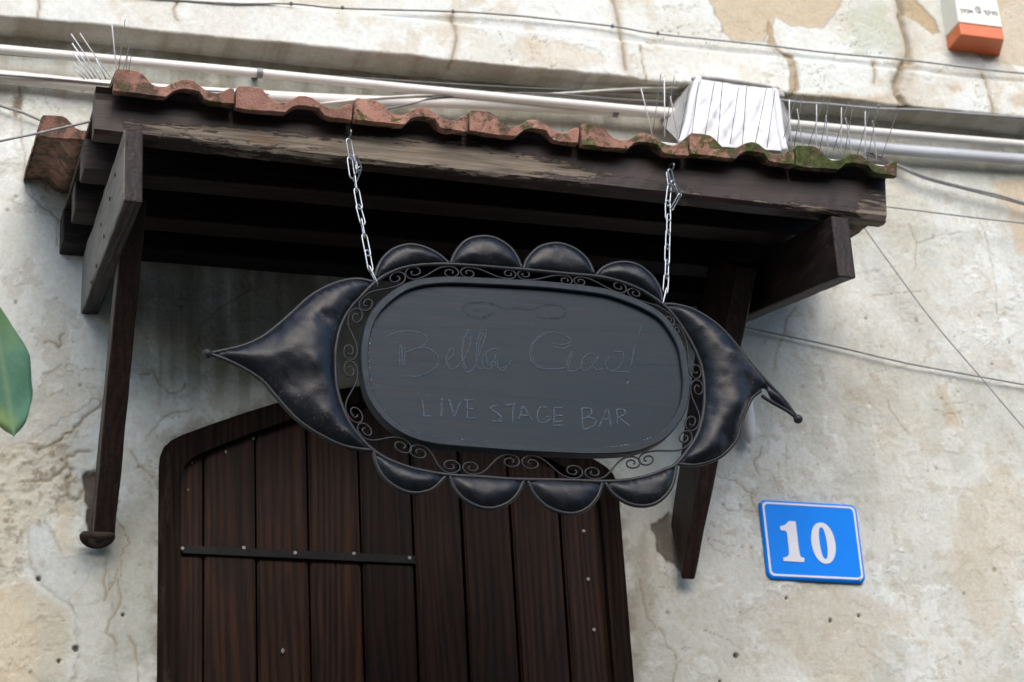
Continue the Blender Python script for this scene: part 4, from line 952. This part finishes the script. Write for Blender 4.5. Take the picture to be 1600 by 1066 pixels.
# ------------------------------------------------------------------ house number
NB = at(1266, 848, .006)
plate = thing('number_plate', NB, 'blue enamel house number plate reading 10 with a white border', 'sign')
c4 = [at(1184, 784, 0), at(1336, 790.5, 0), at(1349, 913.5, 0), at(1196, 905.5, 0)]
px0, px1 = (c4[0].x+c4[3].x)/2, (c4[1].x+c4[2].x)/2; pz1, pz0 = (c4[0].z+c4[1].z)/2, (c4[2].z+c4[3].z)/2
def rrect(i, r, n=6):
    x0, x1, z0, z1 = px0+i, px1-i, pz0+i, pz1-i; out = []
    for cx, cz, a0 in ((x1-r, z0+r, -90), (x1-r, z1-r, 0), (x0+r, z1-r, 90), (x0+r, z0+r, 180)):
        for k in range(n+1): a = math.radians(a0+90*k/n); out.append((cx+r*math.cos(a), cz+r*math.sin(a)))
    return out
A_, B_, C_ = rrect(0, .015), rrect(.0035, .0125), rrect(.006, .012); n = len(A_)
V = [(x, -.002, z) for x, z in A_] + [(x, -.0085, z) for x, z in A_] + [(x, -.0115, z) for x, z in B_]
F = [(k*n+i, k*n+(i+1) % n, (k+1)*n+(i+1) % n, (k+1)*n+i) for k in range(2) for i in range(n)] + [tuple(2*n+i for i in range(n))]
mesh('plate', (V, F), M_BLUE, plate, NB)
D_ = rrect(.0108, .010)
V = [(x, -.0125, z) for x, z in C_] + [(x, -.0125, z) for x, z in D_] + [(x, -.0113, z) for x, z in C_] + [(x, -.0113, z) for x, z in D_]
F = [(i, (i+1) % n, n+(i+1) % n, n+i) for i in range(n)] + [(2*n+i, 2*n+(i+1) % n, (i+1) % n, i) for i in range(n)] + [(n+i, n+(i+1) % n, 3*n+(i+1) % n, 3*n+i) for i in range(n)]
mesh('border_line', (V, F), M_WHITE, plate, NB)
q = lambda x, y: (lambda v: (v.x, v.z))(at(1170+x/6.66, 770+y/6.66, .012))
one = [q(*p) for p in ((325, 350), (372, 338), (418, 296), (485, 300), (500, 420), (516, 560), (530, 650), (545, 672), (578, 682), (574, 724), (360, 712), (358, 678), (395, 668), (415, 648), (418, 610), (400, 440), (394, 410), (380, 396), (330, 390))]
mesh('digit', prism(one[::-1], -.0128, -.0112), M_WHITE, plate, NB)
oo, ii = [], []
for k in range(32):
    a = 2*math.pi*k/32; ca, sa = math.cos(a), math.sin(a)
    sx = lambda y: (y-526)*0.145
    yo = 526-215*sa; xo = 775+124*math.copysign(abs(ca)**.92, ca); oo.append(q(xo+sx(yo), yo))
    yi = 526-164*sa; xi = 774+38*math.copysign(abs(ca)**.75, ca); ii.append(q(xi+sx(yi), yi))
V = [(x, -.0128, z) for x, z in oo] + [(x, -.0128, z) for x, z in ii] + [(x, -.0112, z) for x, z in oo] + [(x, -.0112, z) for x, z in ii]
F = [(i, (i+1) % 32, 32+(i+1) % 32, 32+i) for i in range(32)] + [(64+i, 64+(i+1) % 32, (i+1) % 32, i) for i in range(32)] + [(32+i, 32+(i+1) % 32, 96+(i+1) % 32, 96+i) for i in range(32)]
mesh('digit', (V, F), M_WHITE, plate, NB)
for px in ((135, 110), (1157, 905)):
    v = q(*px); mesh('screw', disc((v[0], -.012, v[1]), .0034, .0015), M_SCREW, plate, NB)

# ------------------------------------------------------------------ alarm box
LB = at(1520, 60, .075)
alarm = thing('alarm_box', LB, 'ivory alarm box with orange base and Hebrew lettering at the upper right', 'alarm box')
fd, wd_ = .143, .068
tlf, trf = at(1497.5, 36, fd), at(1567.4, 42, fd); bz = (at(1500, 53.5, fd).z + at(1569, 60, fd).z)/2
bxl, bxr = tlf.x+.001, trf.x-.002; bxL, bxR = at(1475.5, 54, wd_).x, at(1562, 86, wd_).x
zj = (tlf.z+trf.z)/2
mesh('body', hexa([(bxl, -fd, zj), (bxr, -fd, zj), (bxR, -wd_, zj), (bxL, -wd_, zj), (bxl+.006, -fd+.004, zj+.32), (bxr-.006, -fd+.004, zj+.32), (bxR-.006, -wd_, zj+.32), (bxL+.006, -wd_, zj+.32)], bev=.004, seg=3), M_AL_BODY, alarm, LB)
zb = at(1500, 53.5, fd).z; zw = at(1481, 79, wd_).z; zw = min(zw, zb-.002)
mesh('orange_base', hexa([(bxl+.001, -fd+.001, zb), (bxr-.001, -fd+.001, zb-.001), (bxR-.001, -wd_, zb-.003), (bxL+.001, -wd_, zb-.003), (bxl+.001, -fd+.001, zj-.0008), (bxr-.001, -fd+.001, zj-.0008), (bxR-.001, -wd_, zj-.0008), (bxL+.001, -wd_, zj-.0008)], bev=.004, seg=3), M_AL_LENS, alarm, LB)
G = {'mem': [[(.03, .0), (.17, .55), (.05, 1)], [(.17, .62), (.38, 1), (.62, .9), (.66, .5), (.66, 0), (.36, 0)]], 'vav': [[(.05, .97), (.22, 1), (.24, .8), (.24, 0)]], 'qof': [[(.0, 1), (.5, 1), (.66, .9), (.6, .5), (.36, .1)], [(.1, .62), (.1, -.38)]],
     'dalet': [[(0, 1), (.68, 1)], [(.52, 1), (.52, 0)]], 'alef': [[(.02, 1), (.66, 0)], [(.62, 1), (.6, .62), (.44, .42)], [(.04, 0), (.06, .4), (.24, .62)]], 'nun': [[(.04, .97), (.2, 1), (.22, .8), (.2, -.4)]]}
def word(letters, p0, p1, h):
    A, B = at(*p0, fd+.0012), at(*p1, fd+.0012); tot = sum(w for _, w in letters); dirv = (B-A)/tot; upv = Vector((0, 0, h)); x = 0; vfs = []
    for l, w in letters:
        for st in G[l]:
            vfs.append(ribbon([A + dirv*(x+px*.98) + upv*py for px, py in st], .0021, -fd-.0008))
        x += w
    return mesh('lettering', join(*vfs), M_INK, alarm, LB)
word([('nun', .42), ('vav', .42), ('mem', .88), ('alef', .74)], (1501.5, 19.2), (1521, 20.6), .0105)
word([('dalet', .82), ('qof', .86), ('vav', .44), ('mem', .74)], (1537, 22.0), (1559, 23.8), .0105)
cA = at(1528.3, 15, fd+.0012); vfs = []
for k, (ox, oz, r, a0, a1) in enumerate([(-.002, .005, .0035, 30, 330), (.0035, .004, .0035, 200, 480), (.001, -.003, .0045, -160, 120), (.001, .0005, .0085, 60, 300), (.004, -.006, .0035, -200, 60)]):
    vfs.append(ribbon([cA + Vector((ox+r*math.cos(math.radians(a)), 0, oz+r*math.sin(math.radians(a)))) for a in np.linspace(a0, a1, 12)], .0017, -fd-.0008))
mesh('emblem', join(*vfs), M_INK_G, alarm, LB)

# ------------------------------------------------------------------ conduits and wrapped box
def wire(pts, d=None, n=6):
    return catmull([at(*p) if len(p) == 3 else at(p[0], p[1], d) for p in pts], n)
def single(name, vf, mat, label, cat, group=None, smooth=True):
    b = Vector(vf[0][0]); o = mesh(name, vf, mat, None, b, smooth); return tag(o, label, cat, group)
def pipe(name, pts, r, mat, label):
    P = wire(pts, n=8); b = P[0].copy(); o = mesh(name, tube(P, r, 14), mat, None, b, True); return tag(o, label, 'pipe', 'conduits along the facade'), b
upc, b0 = pipe('conduit_pipe', [(-120, 66, .06), (0, 77, .06), (200, 95.5, .06), (400, 114, .06), (720, 146, .06), (1040, 176, .06), (1240, 194, .06), (1365, 206, .06), (1600, 226, .06), (1720, 236, .06)], .0108, M_PVC, 'thin white conduit running the whole wall just under the ledge')
def clamp(par, base, px, d, r):
    c = at(px[0], px[1], d); P = [c + Vector((0, r*1.25*math.cos(a), r*1.25*math.sin(a))) for a in np.linspace(math.radians(-75), math.radians(255), 16)]
    P = [Vector((c.x, .0, c.z+r*2.8)), Vector((c.x, -.004, c.z+r*1.7))] + [c + Vector((0, -r*1.22*math.sin(a), r*1.22*math.cos(a))) for a in np.linspace(.35, math.pi*1.05, 12)]
    V, F = [], []
    for i, p in enumerate(P):
        V += [p + Vector((-.007, 0, 0)), p + Vector((.007, 0, 0))]
        if i: F.append((2*i-2, 2*i-1, 2*i+1, 2*i))
    mesh('pipe_clamp', (V, F), M_CLAMP, par, base)
clamp(upc, b0, (405, 114.5), .06, .0105)
lf, b1 = pipe('conduit_pipe', [(-120, 112, .03), (0, 119, .03), (140, 133, .032), (330, 146, .036), (560, 158, .04), (728, 161, .042), (880, 169, .042), (1030, 176, .045), (1075, 182, .06)], .0145, M_PVC, 'fat white conduit running left of the wrapped box behind the tiles')
clamp(lf, b1, (960, 173), .043, .015)
rt, b2 = pipe('conduit_pipe', [(1190, 205, .06), (1230, 211, .04), (1365, 230, .036), (1480, 240, .036), (1600, 249.5, .036), (1720, 259, .036)], .0155, M_PVC_G, 'blue grey conduit running right from the wrapped box')
# wrapped box on the wall behind the tiles
d_f = .19; f = [at(1091, 122, d_f), at(1210, 137, d_f), at(1226, 236, d_f), at(1064, 225, d_f)]; bk = [at(1076, 124, .02), at(1222, 148, .02), at(1240, 190, .02), at(1030, 190, .02)]
WB = (f[2]+f[3])/2
wbx = thing('wrapped_box', WB, 'white box wrapped in plastic film joining the conduits behind the tiles', 'box')
def film_face(c00, c10, c11, c01, nx, nz, amp, seed):
    V, F = [], []
    for j in range(nz+1):
        for i in range(nx+1):
            a, b = i/nx, j/nz; p = (c00.lerp(c10, a)).lerp(c01.lerp(c11, a), b)
            k = min(1, 6*min(a, 1-a, b, 1-b)+.1)
            w = abs(mnoise.noise(Vector((a*9 + b*2.5, b*2.2, seed)))) + .5*abs(mnoise.noise(Vector((a*18 - b*6, b*5, seed+5))))
            V.append(p + Vector((0, -amp*w*k, 0)))
    for j in range(nz):
        for i in range(nx): F.append((j*(nx+1)+i, (j+1)*(nx+1)+i, (j+1)*(nx+1)+i+1, j*(nx+1)+i+1))
    return V, F
mesh('film_front', film_face(f[0], f[1], f[2], f[3], 56, 36, .013, 2), M_FILM, wbx, WB, True)
mesh('film_top', film_face(bk[0], bk[1], f[1], f[0], 30, 8, .002, 3), M_FILM, wbx, WB, True)
mesh('film_side', film_face(f[1], bk[1], bk[2], f[2], 10, 20, .004, 4), M_FILM_D, wbx, WB, True)
mesh('film_side', film_face(bk[0], f[0], f[3], bk[3], 14, 22, .012, 6), M_FILM_D, wbx, WB, True)
for ea, eb in ((f[0], f[3]), (f[1], f[2])):
    mesh('film_edge', tube(catmull([ea, ea.lerp(eb, .35)+Vector((random.uniform(-.003, .003), -.003, 0)), ea.lerp(eb, .7)+Vector((random.uniform(-.004, .004), -.002, 0)), eb], 5), .009, 9), M_FILM, wbx, WB, True)
lid = catmull([f[0]+Vector((-.004, 0, .004)), f[0].lerp(f[1], .5)+Vector((0, -.004, .002)), f[1]+Vector((.004, 0, 0))], 6)
mesh('taped_edge', tube(lid, .005, 7), M_FILM_D, wbx, WB, True)
for kn in (ball(f[1]+Vector((.002, -.004, -.004)), .008, 2, 1.2, .8, .8), ball(f[1]+Vector((.016, .0, -.02)), .009, 2, 1, .8, 1), ball(f[0]+Vector((-.006, .0, -.004)), .009, 2, 1.5, .8, .8)): mesh('film_knot', kn, M_FILM_D, wbx, WB, True)

# loose cables
def cable(pts, r, mat, label, clips=(), sides=7):
    P = wire(pts, n=7); b = P[0].copy(); o = mesh('cable', tube(P, r, sides), mat, None, b, True); tag(o, label, 'cable', 'cables strung across the facade')
    for c in clips: mesh('cable_clip', ball(at(*c), .006, 1, .9, .8, 1.1), M_CABLE_D, o, b, True)
cable([(60, -18, .088), (330, 4, .088), (455, 6, .089), (535, 13, .089), (708, 18, .089), (800, 24, .089), (850, 29, .089), (957, 41, .089), (1028, 53, .089), (1190, 70, .089), (1290, 82, .089), (1414, 93.5, .089), (1500, 104, .09), (1560, 111, .09), (1700, 124, .09)], .0026, M_CABLE_G, 'thin wire stapled along the upper band of the wall', [(455, 6, .09), (535, 12, .09), (708, 18, .09), (957, 41, .09), (1028, 52, .09)])
cable([(1180, 140, .09), (1225, 157, .095), (1300, 163.5, .095), (1372, 170, .094), (1440, 172, .093), (1500, 177, .094), (1600, 184, .092), (1700, 192, .09)], .0036, M_CABLE_G, 'grey cable following the broken lip right of the wrapped box', [(1373, 166, .096)])
cable([(-60, 76, .05), (0, 84, .05), (100, 92, .05), (250, 104, .05), (400, 112, .045), (560, 122, .045), (700, 131, .045), (850, 139, .045), (1050, 147, .05), (1090, 150, .06)], .0028, M_CABLE_D, 'dark cable lying on the thin white conduit from the left edge to the wrapped box')
cable([(500, 162, .05), (620, 151, .058), (760, 146, .058), (850, 147, .056), (980, 139, .06), (1060, 136, .07)], .0030, M_CABLE_W, 'white cable rising towards the wrapped box')
cable([(-60, 112, .048), (0, 117, .048), (90, 124, .048), (200, 134, .048), (420, 148, .05)], .0026, M_CABLE_D, 'dark cable along the top of the fat white conduit at left')
cable([(560, 180, .05), (640, 163, .05), (700, 150, .06), (840, 146, .06), (960, 155, .06), (1040, 159, .06)], .0028, M_CABLE_D, 'dark cable dipping behind the tiles left of the wrapped box')
cable([(1350, 236, .02), (1392, 253, .02), (1440, 274, .03), (1500, 291, .03), (1560, 305, .03), (1600, 317, .03), (1700, 345, .03)], .0034, M_CABLE_G, 'twisted grey pair running down right from the roof end')
cable([(1350, 241, .026), (1394, 256, .026), (1442, 278, .034), (1500, 294, .034), (1560, 309, .034), (1600, 320, .034), (1700, 348, .034)], .0022, M_CABLE_D, 'thin dark wire hugging the grey pair right of the roof')
cable([(1330, 316, .05), (1382, 322.5, .05), (1450, 331, .05), (1530, 341, .05), (1600, 349, .05), (1700, 362, .05)], .0021, M_CABLE_G, 'thin wire leaving the right end of the front beam')
cable([(1320, 300, .04), (1342, 343, .04), (1400, 425, .04), (1460, 505, .04), (1530, 587, .04), (1600, 669, .04), (1680, 760, .04)], .0017, M_CABLE_G, 'slanting wire crossing the bright wall on the right')
cable([(1120, 500, .015), (1172, 513, .012), (1300, 540, .012), (1410, 566, .012), (1500, 583, .012), (1600, 601, .012), (1700, 620, .012)], .0024, M_CABLE_G, 'wire sagging across the wall above the number plate')
cable([(-60, 143, .02), (0, 165, .02), (33, 175, .02), (68, 190, .02), (110, 208, .03)], .0034, M_CABLE_G, 'grey cable entering behind the loose tile at left')
cable([(-80, 238, .5), (0, 220.5, .5), (70, 206, .5), (145, 189, .5), (170, 184, .52)], .0026, M_CABLE_G, 'taut grey wire passing in front of the loose tile at left')

# ------------------------------------------------------------------ bird spikes
def spikes(label, white, dark, base_px, d=.655, lean=.05):
    b = at(*base_px[0], d); t = thing('bird_spike_strip', b, label, 'bird spikes', 'bird spike strips on the awning')
    mesh('base_strip', tube([at(*base_px[0], d)+Vector((0, 0, -.022)), at(*base_px[1], d)+Vector((0, 0, -.022))], .004, 6), M_SPIKE_W, t, b)
    for st in white: mesh('spike', tube([at(x, y, d + (.02 if i == 0 else 0)) for i, (x, y) in enumerate(st)], .0013, 6), M_SPIKE_W, t, b, True)
    for st in dark: mesh('spike', tube([at(x, y, d - (lean if i == 0 else 0)) for i, (x, y) in enumerate(st)], .0009, 5), M_SPIKE_D, t, b, True)
def z4(L, ox, oy, s): return [[(ox+x/s, oy+y/s) for x, y in st] for st in L]
spikes('bird spikes along the right end of the roof, white prongs and thin dark ones', z4([[(315, 210), (318, 390), (337, 640)], [(388, 300), (402, 390), (440, 640)], [(568, 255), (567, 390), (563, 720)], [(656, 360), (660, 440), (675, 720)], [(798, 285), (797, 420), (793, 700)], [(836, 385), (852, 460), (892, 715)], [(1018, 320), (1018, 440), (1017, 770)], [(1086, 410), (1094, 470), (1122, 760)]], 1180, 120, 5.92),
  z4([[(385, 170), (262, 570)], [(440, 160), (362, 640)], [(640, 195), (490, 650)], [(690, 195), (595, 690)], [(865, 230), (725, 680)], [(905, 260), (830, 690)], [(1060, 310), (940, 740)], [(1130, 300), (1040, 760)], [(1310, 340), (1160, 770)], [(520, 620), (560, 720)], [(580, 640), (650, 740)], [(740, 600), (800, 740)]], 1180, 120, 5.92), ((1236, 231), (1382, 248)))
spikes('bird spikes in front of the wrapped box, mostly thin dark prongs', z4([[(135, 435), (138, 760)], [(168, 535), (180, 600), (212, 770)], [(5, 490), (30, 590), (68, 750)]], 1000, 0, 3.553),
  z4([[(275, 470), (218, 770)], [(325, 455), (282, 790)], [(413, 460), (352, 800)], [(457, 465), (430, 800)], [(548, 485), (500, 800)], [(592, 480), (568, 810)], [(703, 490), (635, 820)], [(750, 500), (705, 820)], [(117, 410), (70, 745)], [(190, 425), (140, 740)]], 1000, 0, 3.553), ((1010, 208), (1212, 232)))
spikes('bird spikes fanning left from the roof corner', [[(174.5, 36), (177, 60), (182, 110)], [(111, 53), (128, 78), (158, 125)], [(125, 52), (140, 75), (172, 120)], [(112.6, 67.5), (150, 122)], [(114, 82), (145, 124)], [(115, 98), (138, 124)], [(118, 110), (132, 124)], [(150, 92), (166, 124)]],
  [[(195.6, 30), (185, 112)], [(203, 68), (192, 112)], [(199, 88), (197, 112)], [(205, 88), (201, 112)]], ((182, 132), (205, 134)))

# ------------------------------------------------------------------ leaf at the left edge, and the pale fitting behind the sign
LD = .95
LB2 = at(-60, 300, LD); twig = thing('tree_twig', LB2, 'single large green leaf hanging into view at the left edge', 'leaf')
axis = catmull([at(x, y, LD) for x, y in ((-22, 450), (-15, 478), (-8, 505), (2, 560), (10, 610), (16, 650), (19, 675), (20.5, 689))], 6)
V, F, vein = [], [], []; NA = len(axis)
for i, p in enumerate(axis):
    t = i/(NA-1); hw = float(np.interp((to_px(p)[1]-450)/239, [0, .05, .13, .245, .36, .46, .57, .675, .76, .84, .90, .94, .97, 1], [.002, .007, .016, .030, .042, .048, .048, .044, .039, .031, .021, .012, .005, .0006]))
    hw *= 1 + .03*math.sin(t*34)
    tv = (axis[min(i+1, NA-1)]-axis[max(i-1, 0)]).normalized(); nv = Vector((-tv.z, 0, tv.x)); nv = nv if nv.x > 0 else -nv
    for k in range(-6, 7):
        f_ = k/6; fold = abs(f_)*.012*math.sin(math.pi*t) + .004*math.sin(t*20 + abs(f_)*3)*abs(f_)
        V.append(p + nv*hw*f_ + Vector((0, fold - .02*t*t, 0))); vein.append(max(0, 1-abs(k)*.9) + .35*max(0, math.sin((t*11 - abs(f_)*1.1)*2*math.pi))**14)
    if i: F += [((i-1)*13+k, (i-1)*13+k+1, i*13+k+1, i*13+k) for k in range(12)]
lf_o = mesh('leaf', (V, F), M_LEAF, twig, LB2, True)
av = lf_o.data.attributes.new('vein', 'FLOAT', 'POINT'); av.data.foreach_set('value', vein)
sm = lf_o.modifiers.new('thickness', 'SOLIDIFY'); sm.thickness = .0012
mesh('stem', tube(catmull([at(-22, 451, LD), at(-40, 385, LD), at(-62, 320, LD), at(-90, 250, LD-.05), at(-160, 120, LD-.1), at(-420, -260, LD-.1), at(-900, -900, LD), at(-1700, -1500, LD+.2)], 6), .0028, 7, False, .016), M_STEM, twig, LB2, True)
fc = at(1167, 655, .03)
V, F = [], []; prof = [(0, -.062), (.006, -.058), (.013, -.048), (.017, -.030), (.0185, -.005), (.018, .03), (.0165, .07), (.015, .11), (0, .115)]
for r, z in prof:
    for k in range(14): a = 2*math.pi*k/14; V.append(fc + Vector((r*math.cos(a), r*1.1*math.sin(a), z)))
for j in range(len(prof)-1):
    for k in range(14): F.append((j*14+k, j*14+(k+1) % 14, (j+1)*14+(k+1) % 14, (j+1)*14+k))
single('wall_fitting', (V, F), M_FIT, 'smooth pale drop shaped fitting on the wall behind the right corner of the sign', 'wall fitting')
